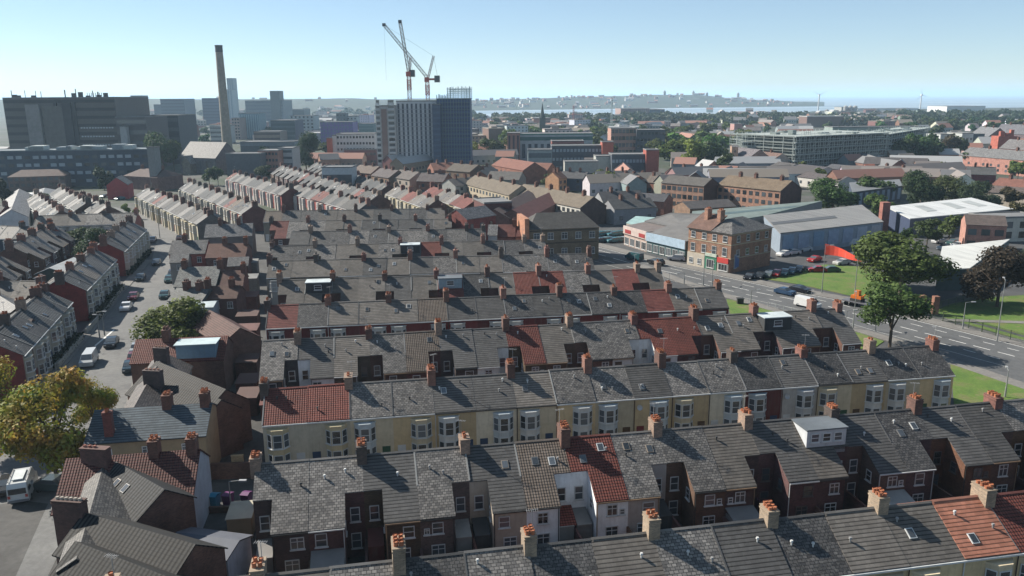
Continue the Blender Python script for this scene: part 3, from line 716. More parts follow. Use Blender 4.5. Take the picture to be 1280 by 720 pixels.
# rear yards strip between the corner roofs and the main block
for i,(x0,y0,x1,y1,h,c,l) in enumerate(((291,596,306,595,2.4,(.4,.3,.17),'buff garden wall panel above the wheelie bins'),(262,600,316,598,1.8,(.13,.07,.05),'brick yard wall behind the wheelie bins'),(262,642,318,640,.6,(.12,.07,.05),'brick yard wall below the wheelie bins'))):
    a=P(x0,y0); b=P(x1,y1); u=b-a; m=MB(); m.box(0,u.length,0,.22,0,h); m.box(-.03,u.length+.03,-.04,.26,h+.002,h+.08,1)
    o=m.build('yard_wall',[M['brick'],M['concrete']],None,c); o.location=(a.x,a.y,0); o.rotation_euler=(0,0,math.atan2(u.y,u.x)); tag(o,l,'wall')
for i in range(9):
    y=345+i*22; a=P(296,y); b=P(322,y-1); u=b-a; m=MB(); h=random.uniform(2,3.2)
    if i in (5,): continue
    m.box(0,u.length,0,3.0,0,h); m.slab([(-.1,-.1,h+.1),(u.length+.1,-.1,h+.1),(u.length+.1,3.1,h+.5),(-.1,3.1,h+.5)],.1,1)
    o=m.build('outhouse',[M['brick'],M['felt']],None,random.choice([(.1,.05,.04),(.14,.06,.05),(.2,.2,.19)])); o.location=(a.x,a.y,0); o.rotation_euler=(0,0,math.atan2(u.y,u.x))
    tag(o,f"small lean-to outhouse in the dark side passage, {ORD[i]} up from the bins",'outhouse')
# far-left edge
gable('dark tiled house with red wall at the left edge below the cream row',(-30,402),(40,399),7.4,3.6,5.4,('render',(.26,.03,.025)),('tile',(.09,.06,.06)))
gable('gabled dark slate house with brick chimney at the left edge',(-30,352),(22,384),8.0,3.4,5.8,('brick',(.1,.05,.04)),('slate',(.13,.13,.13)),chims=(.5,))
gable('pale felt roofed annex behind the middle cream group',(62,335),(92,322),6.4,3.0,5.2,('render',(.05,.08,.07)),('felt',(.5,.52,.52)))
gable('white gabled house beside the far left trees',(14,262),(24,236),8.0,4.0,5.5,('render',(.66,.68,.7)),('slate',(.25,.25,.25)))
gable('long brown roofed hall in front of the blue offices',(14,213),(84,211),9,7,6.5,('brick',(.14,.09,.08)),('tile',(.14,.1,.09)),wins=(10,(2,4.6)),winsize=(1.4,1.4),hip=4,name='hall',cat='hall')
gable('low white fronted hall left of the parking bays',(46,262),(56,235),5,4,4,('render',(.35,.34,.32)),('corr',(.2,.2,.2)),name='hall',cat='hall')
gable('small red gabled house at the head of the cream row',(145,222),(152,219),9,4,6,('render',(.5,.07,.07)),('slate',(.12,.12,.12)))
gable('brown hipped hall behind the head of the cream row',(170,210),(212,212),9,7,6,('brick',(.2,.12,.1)),('tile',(.13,.09,.085)),hip=4,name='hall',cat='hall',chims=(.2,.8))
# chapel
ch=gable('grey stone chapel with a pale slate roof below the tall chimney',(238,177),(283,178),17,9,9,('brick',(.12,.12,.13)),('slate',(.17,.165,.16)),name='chapel',cat='church',wins=(6,(3,)),winsize=(1.4,4))
L=8
q=MB(); q.T=Matrix.Translation((6,-13,0)); q.box(0,6,0,6,0,6); q.poly([(0,-.02,6),(6,-.02,6),(3,-.02,10)]); q.build('porch',M['brick'],ch,(.2,.17,.13))
q=MB(); q.T=Matrix.Translation((6,-13,0)); q.slab([(-.4,-.4,5.9),(3,-.4,10.2),(3,9,10.2),(-.4,9,5.9)][::-1] if False else [(-.4,-.4,5.9),(3,-.4,10.2),(3,9,10.2),(-.4,9,5.9)],.2); q.slab([(3,-.4,10.2),(6.4,-.4,5.9),(6.4,9,5.9),(3,9,10.2)],.2); q.build('porch_roof',M['slate'],ch,(.3,.29,.28))
# maisonettes, pub, brick block, flats
gable('long cream maisonette block with brown tiled roof',(594,219),(652,232),9,5,5.8,('render',(.5,.42,.3)),('tile',(.2,.165,.125)),name='maisonette_block',cat='flats',chims=(.1,.35,.6,.85),wins=(14,(1,3.6)),winsize=(1.5,1.3))
gable('long white fronted maisonette block with dark right gable',(655,230),(742,246),9,5,5.8,('render',(.68,.66,.6)),('tile',(.2,.165,.125)),name='maisonette_block',cat='flats',chims=(.2,.42,.66,.88),wins=(16,(1,3.6)),winsize=(1.6,1.3),ew=('brick',(.08,.05,.045)))
pub=gable('three storey dark brick hotel with hipped roof beside the main road',(656,267),(741,264),11.5,5.5,8.3,('brick',(.20,.155,.10)),('tile',(.10,.095,.09)),name='corner_hotel',cat='hotel',wins=(5,(1.6,5.6)),winsize=(1.5,1.7),detail=True,hip=3.0)
q=MB(); q.box(-1.2,-.1,-5.6,4,0,11); q.build('party_wall',M['brick'],pub,(.42,.2,.12))
q=MB(); q.box(-.1,17.5,-5.62,-5.5,4.55,4.8); q.box(-.1,17.5,-5.62,-5.5,7.7,7.95); q.build('string_course',M['render'],pub,(.08,.06,.05))
gable('tall red brick house with two bays above the ninth row',(570,262),(606,257),10.8,4.2,8.6,('brick',(.22,.06,.05)),('slate',(.15,.15,.16)),wins=(3,(2,5.6)),winsize=(1.1,1.5),ew=('brick',(.1,.04,.035)))
flat('dark red side wall block left of the dark brick hotel',(606,292),(640,290),9,12,('brick',(.12,.045,.04)))
gable('narrow white gabled end house between the rows and the hotel',(611,281),(622,281),8.6,3.2,6.5,('render',(.68,.72,.75)),('slate',(.2,.2,.2)))
gable('red roofed house with oval window left of the hotel',(623,281),(644,281),8.4,3.2,6,('brick',(.2,.08,.07)),('tile',(.17,.07,.06)),chims=(.95,))
gable('pale brick gabled cottage against the hotel wall',(645,283),(664,283),8,3,6,('brick',(.4,.2,.14)),('tile',(.17,.07,.06)),chims=(.6,))
for l,a,b,rc in (('brown pitched roof house under the maisonettes, left',(618,262),(660,238),('tile',(.15,.11,.10))),('maroon pitched roof house under the maisonettes, right',(640,262),(688,240),('tile',(.2,.09,.08)))):
    gable(l,P(*b,8),P(*a,8),8,4.5,5.5,('brick',(.2,.1,.08)),rc)
gable('three storey brown brick flats with cream panels, left of the pair',(837,219),(890,223),11.5,5,9.2,('brick',(.34,.2,.14)),('tile',(.14,.13,.12)),name='flats',cat='flats',wins=(8,(1.2,4,6.8)),winsize=(1.6,1.5),ew=('brick',(.1,.05,.04)))
gable('three storey brown brick flats with orange lichen roof, right of the pair',(911,219),(990,226),12,6,9.0,('brick',(.34,.19,.13)),('tile',(.22,.165,.115)),name='flats',cat='flats',wins=(10,(1.2,4,6.6)),winsize=(1.5,1.4),chims=(.2,.45,.85),ew=('brick',(.09,.045,.04)))
# roofs between the block and the flats
mids=[((538,204),(566,203),9,6,6,RB,('tile',(.24,.12,.09)),'terracotta roofed house right of the crane tower'),((568,204),(598,206),9,6,6,BB,TB,'brown roofed house right of the terracotta roof'),
((600,214),(612,206),8,4,5.5,RB,DT,'dark cross gabled house near the crane tower'),((628,197),(668,203),10,6,6.5,RB,('tile',(.27,.12,.09)),'large red roofed hall behind the brown houses'),
((664,203),(690,204),9,5,6,RB,('tile',(.25,.12,.09)),'smaller red roofed hall with pink wall'),((613,214),(653,215),8,5,5,('render',(.3,.3,.26)),('tile',(.16,.15,.14)),'low grey hipped house between the halls'),
((690,215),(700,214),8.5,4,6,('brick',(.5,.28,.15)),('tile',(.3,.15,.1)),'small orange brick gabled house'),((703,214),(735,215),8,5,5.5,('render',(.06,.08,.12)),('tile',(.11,.11,.115)),'dark blue house row with white gablets, left'),
((745,214),(792,213),8,5,5.5,('render',(.06,.08,.12)),('tile',(.11,.11,.115)),'dark blue house row with white gablets, middle'),((838,210),(893,208),8,5,5.5,('brick',(.14,.06,.06)),('tile',(.12,.10,.10)),'maroon house row with white gablets, right'),
((775,217),(800,220),7.5,5,5,RB,('tile',(.24,.16,.13)),'pinkish roofed bungalow beside brown bungalow'),((793,217),(828,220),7.5,5,5,RB,('tile',(.17,.14,.12)),'brown roofed bungalow above the road trees'),
((450,206),(474,208),9,5,6,RB,('tile',(.17,.13,.11)),'brick gabled house left of the crane tower foot'),((476,210),(498,213),9,5,6,BB,('tile',(.12,.1,.1)),'dark gabled house at the crane tower foot'),
((500,212),(524,215),9,5,6,('render',(.45,.38,.32)),('tile',(.15,.13,.12)),'pinkish gabled house right of the crane tower foot'),((527,216),(560,217),9,5,6,RB,('tile',(.13,.11,.11)),'long dark roofed house before the brown roofs'),
((560,224),(590,221),8,4.5,5.5,('render',(.5,.5,.46)),('tile',(.15,.14,.13)),'grey roofed house left of the cream maisonettes'),((748,240),(800,238),8,4.5,5.2,('render',(.35,.36,.37)),('tile',(.10,.10,.105)),'dark slate terrace right of the maisonettes'),
((760,250),(812,247),7.5,4.5,5,('render',(.3,.31,.33)),('tile',(.11,.11,.11)),'lower dark slate terrace above the car park'),((800,241),(836,243),7,4.5,5,('brick',(.3,.14,.1)),('tile',(.1,.1,.11)),'dark roofed terrace with orange gable'),
((853,252),(910,249),6,5,4.2,BB,('tile',(.12,.11,.11)),'low hipped house before the brick flats'),
((935,187),(978,192),10,5,7,('render',(.5,.42,.36)),('tile',(.22,.14,.12)),'pink walled house row beside the old brick tower'),((938,208),(958,208),6,5,4.2,('render',(.5,.3,.22)),('tile',(.14,.13,.12)),'small orange gabled bungalow right of the road trees'),
((965,201),(996,205),6,5,4.2,('render',(.6,.6,.56)),('tile',(.13,.12,.12)),'white bungalow row under the scaffolded block, left'),((975,209),(995,209),6.5,5,4.4,DK,('tile',(.1,.09,.09)),'dark gabled bungalow under the scaffolded block'),
((1000,205),(1035,209),6,5,4.2,('render',(.6,.6,.56)),('tile',(.12,.11,.12)),'white bungalow row under the scaffolded block, middle'),((998,214),(1060,221),6,5,4.2,('render',(.62,.6,.56)),('tile',(.14,.12,.12)),'long white bungalow row under the scaffolded block'),
((1040,205),(1075,208),6,5,4.2,('render',(.6,.6,.6)),('tile',(.12,.12,.13)),'pale bungalow row left of the orange gable'),((1081,205),(1093,205),9,5,5,('brick',(.5,.2,.15)),('tile',(.36,.14,.1)),'orange-red gabled hall with grey wing'),
((1094,207),(1145,212),8,6,5,('brick',(.42,.2,.17)),('tile',(.15,.14,.15)),'long pink brick wing right of the orange gable'),((1082,196),(1160,198),9,8,6,('brick',(.12,.1,.1)),('tile',(.12,.11,.11)),'large dark roofed school hall'),
((1150,202),(1190,204),7,5,5,('render',(.55,.48,.4)),('tile',(.17,.15,.14)),'beige terrace right of the dark school hall'),((1208,208),(1245,209),8,6,5,('brick',(.2,.05,.06)),('tile',(.12,.12,.12)),'dark roofed house with maroon gable at right'),
((1213,184),(1300,190),12,7,8,('brick',(.4,.2,.16)),('slate',(.2,.2,.2)),'long brick institution with grey roof at the right edge'),((1226,158),(1250,160),16,7,10,('brick',(.3,.16,.13)),('slate',(.2,.2,.21)),'brick villa with slate roof at the right edge, left'),
((1252,155),(1292,156),17,8,10,('brick',(.2,.15,.16)),('slate',(.17,.17,.19)),'large dark slate villa at the right edge'),((1262,174),(1300,176),14,7,9,('brick',(.3,.14,.11)),('slate',(.2,.19,.19)),'brick villa with grey roof below the large villa'),
((1250,222),(1296,226),9,7,5,('render',(.5,.44,.36)),('tile',(.24,.11,.085)),'terracotta roofed house at the right edge'),((1228,231),(1300,236),7,4,5,('render',(.55,.48,.4)),('tile',(.16,.13,.12)),'brown roofed beige row at the right edge')]
for (a,b,zr,hw,ze,wl,rf,l) in mids:
    n=max(2,int((P(*b,zr)-P(*a,zr)).length/4.5))
    gable(l,a,b,zr,hw,ze,wl,rf,wins=(n,((1.2,3.6) if ze>5.4 else (1.4,))),winsize=(1.3,1.3),chims=(.3,.7) if zr>7.4 and 'hall' not in l else ())
# ------------------------------------------------------------ shops, warehouse and sheds beside the main road
def wallquad(root,name,a,b,h,mat,col,z0=0,th=.1):
    """vertical panel along a->b (2D world), thickness th"""
    u=(b-a); m=MB(); m.T=Matrix.Translation((a.x,a.y,0)) @ Matrix.Rotation(math.atan2(u.y,u.x),4,'Z')
    m.box(0,u.length,-th,0,z0,h); return m.build(name,M[mat],root,col)
def framed(root,a,b,fn):
    u=(b-a); ang=math.atan2(u.y,u.x)
    e=bpy.data.objects.new('x',None)
    return u.length,ang
def text(root,s,loc,rz,size,col,name='lettering',rx=math.pi/2):
    cu=bpy.data.curves.new('lettering','FONT'); cu.body=s; cu.size=size; cu.extrude=.03; cu.align_x='CENTER'; cu.align_y='CENTER'
    o=bpy.data.objects.new('tmp',cu); C.objects.link(o); dg=bpy.context.evaluated_depsgraph_get(); dg.update()
    me=bpy.data.meshes.new_from_object(o.evaluated_get(dg)); bpy.data.objects.remove(o)
    me.materials.clear(); me.materials.append(M['plain'])
    q=link(name,me,root,col,loc); q.rotation_euler=(rx,0,rz); return q
A=P(859,331); K=P(912,342); Bq=P(975,325)            # corner building: road front A-K, side K-B
u=(K-A).normalized(); L1=(K-A).length; n=Vector((-u.y,u.x)); H=9.2
cb=thing('corner_shop_building','three storey brown brick corner building with shops and slate hipped roof','shops',(A.x,A.y,0),math.atan2(u.y,u.x))
LD=15
m=MB(); m.box(0,L1,0,LD,0,H); m.build('wall',M['brick'],cb,(.30,.165,.105))
m=MB(); o=.4; a0=(-o,-o,H+.05); a1=(L1+o,-o,H+.05); a2=(L1+o,LD+o,H+.05); a3=(-o,LD+o,H+.05); p=(L1*.62,6,H+2.7); q=(L1*.62,LD-5,H+2.7)
m.poly([a0,a1,p]); m.poly([a1,a2,q,p]); m.poly([a2,a3,q]); m.poly([a3,a0,p,q]); m.poly([a3,a2,a1,a0]); m.build('roof',M['slate'],cb,(.16,.155,.15))
m=MB(); m.slab([(-o,-o-.05,H+.1),(L1*.55,-o-.05,H+.1),(L1*.55,5.5,H+3.2),(-o,5.5,H+3.2)],.1); m.build('tiled_roof',M['tile'],cb,(.2,.12,.095))
for x in (L1*.2,L1*.5): chimney(cb,x,3.8,H+1.2,H+4.6,(.4,.22,.15),1.0,1.6,4)
for x in [L1*t for t in (.12,.38,.62,.86)]:
    window(cb,x,-.03,H-2.1,1.3,1.5,0,'sash'); window(cb,x,-.03,H-5.4,1.3,2.0,0,'sash')
for y in (2.5,6,9.5,13):
    for z in (H-2.1,H-5.4): window(cb,L1+.03,y,z,1.2,1.5,math.pi/2,'sash')
for z in (H-.35,H-2.7,H-5.9):
    m=MB(); m.box(-.02,L1+.06,-.07,0,z,z+.22); m.box(L1,L1+.07,-.02,LD,z,z+.22); m.build('string_course',M['render'],cb,(.5,.42,.3))
m=MB(); m.box(0,L1*.42,-.16,0,0,3.3); m.build('shop_front',M['render'],cb,(.62,.55,.45))
m=MB(); m.box(L1*.43,L1*.70,-.2,0,0,3.2); m.build('shop_front',M['plain'],cb,(.05,.22,.13))
m=MB(); m.box(L1*.43,L1*.70,-.35,0,3.2,3.9); m.build('fascia',M['plain'],cb,(.55,.62,.52))
m=MB(); m.box(L1*.72,L1*.97,-.2,0,0,2.2); m.build('shop_front',M['plain'],cb,(.5,.45,.38))
m=MB(); m.box(L1*.72,L1*.97,-.35,0,2.2,3.4); m.build('fascia',M['plain'],cb,(.6,.05,.04))
for x in (L1*.1,L1*.3): window(cb,x,-.18,.9,1.2,1.3,0,'cross')
window(cb,L1*.56,-.22,.5,2.2,2.0,0,'three'); window(cb,L1*.85,-.22,.4,2.6,1.6,0,'three')
bb=P(912,345); bb2=P(926,341)
t=thing('billboard','blue and white poster hoarding on the dark side wall of the corner building','billboard',(P(914,341).x,P(914,341).y,0),math.atan2((Bq-K).y,(Bq-K).x))
m=MB(); m.box(.3,8,-.5,-.35,.9,4.3); b_=m.build('frame',M['plain'],t,(.35,.38,.42)); 
m=MB(); m.box(.6,3.8,-.56,-.5,1.2,4.0); m.box(4.3,7.6,-.56,-.5,1.2,3.2); m.build('poster',M['plain'],t,(.08,.15,.35))
m=MB(); 
for x in (.5,4,7.8): m.box(x-.1,x+.1,-.35,-.2,0,3)
m.build('post',M['plain'],t,(.5,.5,.5))
# low shops left of it
S0=P(780,306); S1=P(808,315); S2=P(856,327)
def shoprow(label,a,b,h,depth,wc,fc,rc,band,z=(.3,),nw=4):
    u=(b-a); r=thing('shop',label,'shop',(a.x,a.y,0),math.atan2(u.y,u.x)); L=u.length
    m=MB(); m.box(0,L,0,depth,0,h); m.build('wall',M['render'],r,wc)
    m=MB(); m.box(-.1,L+.1,-.35,0,h-1.9,h+.25); m.build('fascia',M['plain'],r,fc)
    m=MB(); m.slab([(-.1,.05,h+.1),(L+.1,.05,h+.1),(L+.1,depth+.2,h+band),(-.1,depth+.2,h+band)],.15); m.build('roof',M['felt'],r,rc)
    for i in range(nw): window(r,L*(i+.5)/nw,-.03,.4,round(L/nw*.75,1),2.0,0,'three')
    return r,L
r_,L_=shoprow('pinkish cream shop parade at the left end beside the car park',S0,S1,5.2,14,(.55,.42,.36),(.62,.5,.45),(.16,.13,.12),1.6)
m=MB(); m.box(1,L_*.35,-.42,-.36,3.6,4.6); m.box(L_*.7,L_-.5,-.42,-.36,3.6,4.6); m.build('sign_board',M['plain'],r_,(.35,.03,.03))
r_,L_=shoprow('pale blue fascia shop between the cream parade and the corner building',S1,S2,5.0,16,(.05,.12,.13),(.42,.55,.66),(.15,.145,.14),3.2,nw=6)
# warehouse with long sheet roof behind
def shed(label,pa,pb,pc,pd,h,wall,roof,hr=None,name='warehouse',mat='corr'):
    """roof quad corners near-left, near-right, far-right, far-left (photo points at height h)"""
    q=[P(*x,h if i<2 else (hr or h)) for i,x in enumerate((pa,pb,pc,pd))]
    o=sum(q,Vector((0,0)))/4; r=thing(name,label,'warehouse',(o.x,o.y,0)); q=[x-o for x in q]
    m=MB()
    for i in range(4):
        a,b=q[i],q[(i+1)%4]; ha=h if i in (0,1) else (hr or h); hb=h if (i+1)%4 in (0,1) else (hr or h)
        m.poly([(a.x,a.y,0),(b.x,b.y,0),(b.x,b.y,hb-.3),(a.x,a.y,ha-.3)])
    m.build('wall',M['plain'],r,wall)
    m=MB(); k=1.01; m.slab([(x.x*k,x.y*k,(h if i<2 else (hr or h))) for i,x in enumerate(q)],.25); m.build('roof',M[mat],r,roof)
    return r,q
w,q=shed('long grey sheet roofed warehouse with blue mural wall',(976,291),(1104,277),(1077,256),(955,269),5.8,(.27,.33,.40),(.27,.26,.245),7.0)
a=q[0]*.62+q[3]*.38; b=q[1]*.8+q[2]*.2; 
def strip(w,q,s0,s1,t0,t1,h,hr,col,name='rooflight_strip'):
    def at(s,t): 
        p=(q[0]*(1-s)+q[1]*s)*(1-t)+(q[3]*(1-s)+q[2]*s)*t; return (p.x,p.y,h*(1-t)+hr*t+.06)
    m=MB(); m.slab([at(s0,t0),at(s1,t0),at(s1,t1),at(s0,t1)],.05); m.build(name,M['corr'],w,col)
strip(w,q,.0,.62,.42,.56,5.8,7.0,(.11,.11,.11))
for i in range(7):
    a,b=q[0].lerp(q[1],(i+.15)/7),q[0].lerp(q[1],(i+.85)/7)
    wallquad(w,'mural_panel',a,b,5.0,'plain',random.choice([(.30,.38,.52),(.40,.46,.56),(.16,.26,.42),(.42,.45,.5),(.22,.34,.48)]),1.2,.12)
w,q=shed('green-grey felt roofed warehouse range behind the long warehouse',(862,284),(952,270),(1028,251),(866,264),6.6,(.2,.2,.2),(.17,.215,.2),7.0,mat='felt')
strip(w,q,.1,.95,.55,.7,6.6,7.0,(.10,.15,.15),'roof_band')
w,q=shed('grey roofed workshop behind the low shops',(806,276),(864,288),(900,268),(838,266),6.4,(.2,.2,.2),(.15,.145,.14),8.4,mat='felt')
w,q=shed('pale green flat roof beside the cream parade',(783,278),(800,282),(822,272),(795,270),5.6,(.4,.35,.3),(.3,.45,.44),5.6,mat='felt')
w,q=shed('large white roofed warehouse with dark blue walls',(1138,273),(1267,261),(1214,247),(1108,258),5.6,(.05,.07,.13),(.70,.71,.70),6.6)
for s in (.25,.55,.78): strip(w,q,s,s+.1,.35,.8,5.6,6.6,(.45,.47,.46))
w,q=shed('white roofed unit partly hidden by the big trees',(1172,337),(1212,335),(1262,299),(1178,308),4.6,(.05,.09,.10),(.72,.72,.68),5.4)
t=thing('brick_chimney','short square brick chimney between the two warehouses','chimney',(P(1103,290).x,P(1103,290).y,0)); chimney(t,0,0,0,9,(.3,.12,.09),2.2,2.2,0,name='stack')
b1=gable('pink brick and white two storey office with brown roof, right of the white warehouse',(1206,268),(1256,270),9,4.5,7,('brick',(.42,.22,.17)),('tile',(.15,.12,.11)),name='office',cat='office',wins=(3,(1.2,4.3)),winsize=(2.0,1.6))
flat('white rendered office extension with dark windows at the right edge',(1235,303),(1300,301),6.6,9,('render',(.68,.64,.55)),rows=(4,(1,3.8)),wsz=(1.8,1.8),name='office',cat='office')
w,q=shed('dark blue glazed low school block behind the round trees',(1066,240),(1128,232),(1124,224),(1062,228),6,(.04,.06,.10),(.16,.17,.18),6,name='school_block',mat='felt')
for i in range(9): wallquad(w,'window_panel',q[0].lerp(q[1],(i+.2)/9),q[0].lerp(q[1],(i+.7)/9),5.2,'plain',(.3,.38,.5),1,.1)
# billboard red / yard goods
t=thing('hoarding','curved bright red hoarding in the car yard','hoarding',(P(1030,322).x,P(1030,322).y,0),math.atan2(P(1080,331).y-P(1030,322).y,P(1080,331).x-P(1030,322).x))
m=MB(); prev=None
for i in range(11):
    x=i*1.1; y=.9*math.sin(i*.55); z=3.5-.18*i
    if prev: m.poly([(prev[0],prev[1],.8),(x,y,.8),(x,y,z),(prev[0],prev[1],prev[2])]); m.poly([(x,y+.15,.8),(prev[0],prev[1]+.15,.8),(prev[0],prev[1]+.15,prev[2]),(x,y+.15,z)]); m.poly([(prev[0],prev[1],prev[2]),(x,y,z),(x,y+.15,z),(prev[0],prev[1]+.15,prev[2])])
    prev=(x,y,z)
m.build('panel',M['plain'],t,(.75,.07,.03)); m=MB()
for i in (0,5,10): m.box(i*1.15-.1,i*1.15+.1,.25,.4,0,2)
m.build('post',M['plain'],t,(.3,.3,.3))
# blocks of scaffolded steel
def scaffold(label,a,b,h,depth,nlev,nx,col,name='scaffolded_building',slab=(.36,.40,.38),core=(.10,.115,.11)):
    u=(b-a); L=u.length; r=thing(name,label,'construction site',(a.x,a.y,0),math.atan2(u.y,u.x))
    dz=h/nlev
    for i in range(nlev):
        m=MB(); m.box(-.6,L+.6,-1.4,depth+.6,(i+1)*dz-.5,(i+1)*dz); m.build('floor_slab',M['concrete'],r,slab)
    m=MB(); m.box(2,L-2,2,depth-2,0,h-dz*.6); m.build('core',M['concrete'],r,core)
    m=MB()
    for j in range(nx+1):
        x=L*j/nx
        for y in (-1.2,-.1): m.box(x-.09,x+.09,y-.09,y+.09,0,h+random.choice((0,1.2,2)))
        for k in (depth+.1,): m.box(x-.09,x+.09,k,k+.18,0,h+1)
    for i in range(nlev+1):
        z=h*i/nlev+1.0; m.box(-.3,L+.3,-1.5,-1.42,z,z+.14)
    for j in range(0,nx,3):
        for i in range(nlev):
            m.tube((L*j/nx,-1.3,i*dz),(L*(j+1.5)/nx,-1.3,(i+1)*dz),.07,n=4)
    for side in (0,L):
        for y in [depth*t/6 for t in range(7)]: m.box(side-.8 if side==0 else side+.6,side-.6 if side==0 else side+.8,y-.09,y+.09,0,h+1)
        for i in range(nlev*2+1):
            z=h*i/(nlev*2); m.box(side-.8 if side==0 else side+.6,side-.7 if side==0 else side+.7,0,depth,z,z+.12)
    m.build('scaffold_frame',M['metal'],r,col)
    for j in range(int(L/7)):
        m=MB()
        x=random.uniform(0,L-6); y=random.uniform(0,depth-4); w=random.uniform(2,7); zz=random.uniform(.5,2.4)
        if random.random()<.5: m.box(x,x+w,y,y+random.uniform(2,6),h+.05,h+zz*.6)
        else:
            for q in range(4): m.box(x+q*w/3,x+q*w/3+.15,y,y+.15,h,h+zz+1)
            m.box(x,x+w,y,y+.2,h+zz,h+zz+.15)
        m.build('site_platform',M['metal'],r,(.26,.3,.28))
    return r
def V(px,py,Y): x,_=XZ(px,py,Y); return Vector((x,Y))
scaffold('green-grey scaffolded construction block, main wing',V(991,200,430),V(1106,190,470),19,40,6,20,(.62,.68,.64))
scaffold('scaffolded construction block, receding right wing',V(1107,190,473),V(1158,180,560),18,18,6,18,(.6,.66,.63))
scaffold('lower scaffolded construction block on the left',V(928,200,455),V(990,200,450),15,25,5,12,(.56,.62,.6))
scaffold('far scaffolded block along the skyline left',V(930,180,560),V(1010,180,570),14,20,4,12,(.35,.42,.4))
flat('pale grey flat roofed block beyond the scaffolds',V(1040,170,600),V(1155,170,600),17,16,('plain',(.3,.36,.33)),name='building')
t=gable('old brick hall tower beside the scaffold block',P(914,181,14),P(922,181,14),14,3,13,('brick',(.42,.28,.2)),('slate',(.2,.19,.19)),name='tower',cat='tower',wins=(1,(3,7,10)))
gable('brown slate hall roof beside the old brick tower',(922,184),(950,187),12,6,8,('brick',(.3,.2,.16)),('slate',(.18,.16,.17)))
# ------------------------------------------------------------ crane tower block
Yt=470
def X(px,py=150,Y=Yt): return XZ(px,py,Y)[0]
tb=far('pale grey high-rise under construction with dark vertical window stripes',495,545,127,Yt,26,(.66,.66,.67),name='tower_block',cat='tower block',stripes=(9,(.06,.07,.10)))
h0=XZ(520,127,Yt)[1]
for i in range(14):
    m=MB(); z=2+i*(h0-4)/14; m.box(-.3,X(545)-X(495)+.1,-.16,-.04,z,z+.35); m.build('floor_edge',M['plain'],tb,(.4,.41,.43))
tw=far('white and brick left wing of the high-rise with balconies',469,494,133,Yt-4,22,(.5,.47,.45),name='tower_block',cat='tower block')
for k,(a,b) in enumerate(((469,475),(484,493))):
    for i in range(12):
        m=MB(); z=3+i*3.05; x0=X(a,150,Yt-4)-X(469,150,Yt-4); x1=X(b,150,Yt-4)-X(469,150,Yt-4); m.box(x0+.2,x1-.2,-.5,-.02,z,z+1.0); m.build('balcony',M['plain'],tw,(.62,.62,.62))
        m=MB(); m.box(x0+.4,x1-.4,-.08,-.02,z+1.1,z+2.6); m.build('window_band',M['glass'],tw)
m=MB(); m.box(X(476,150,Yt-4)-X(469,150,Yt-4),X(483,150,Yt-4)-X(469,150,Yt-4),-.2,-.02,0,h0-4); m.build('brick_panel',M['plain'],tw,(.3,.19,.16))
ts=far('tall block wrapped in dark blue netting and scaffold, right of the high-rise',546,587,124,Yt-2,24,(.035,.07,.19),name='tower_block',cat='tower block',bands=(13,(.06,.11,.26)))
hs=XZ(560,124,Yt)[1]; Ls=X(587)-X(546)
m=MB()
for i in range(13):
    x=Ls*i/12
    for y in (-1.5,0,12,24): m.box(x-.12,x+.12,y-.12,y+.12,0 if y<0 else hs,hs+(6.5 if i>3 else 2.5)+random.uniform(-.5,.8))
for i in range(6):
    for y in (-1.5,12,24): m.box(0 if i<2 else Ls*.3,Ls,y-.1,y+.1,hs+i*1.1,hs+i*1.1+.22)
for i in range(20): m.box(-.2,Ls+.2,-1.6,-1.45,i*hs/20,i*hs/20+.18)
m.build('scaffold_frame',M['metal'],ts,(.16,.24,.26))
far('darker blue netted lower block between the two towers',540,550,131,Yt-8,12,(.05,.08,.15),name='tower_block',cat='tower block',bands=(12,(.08,.12,.2)))
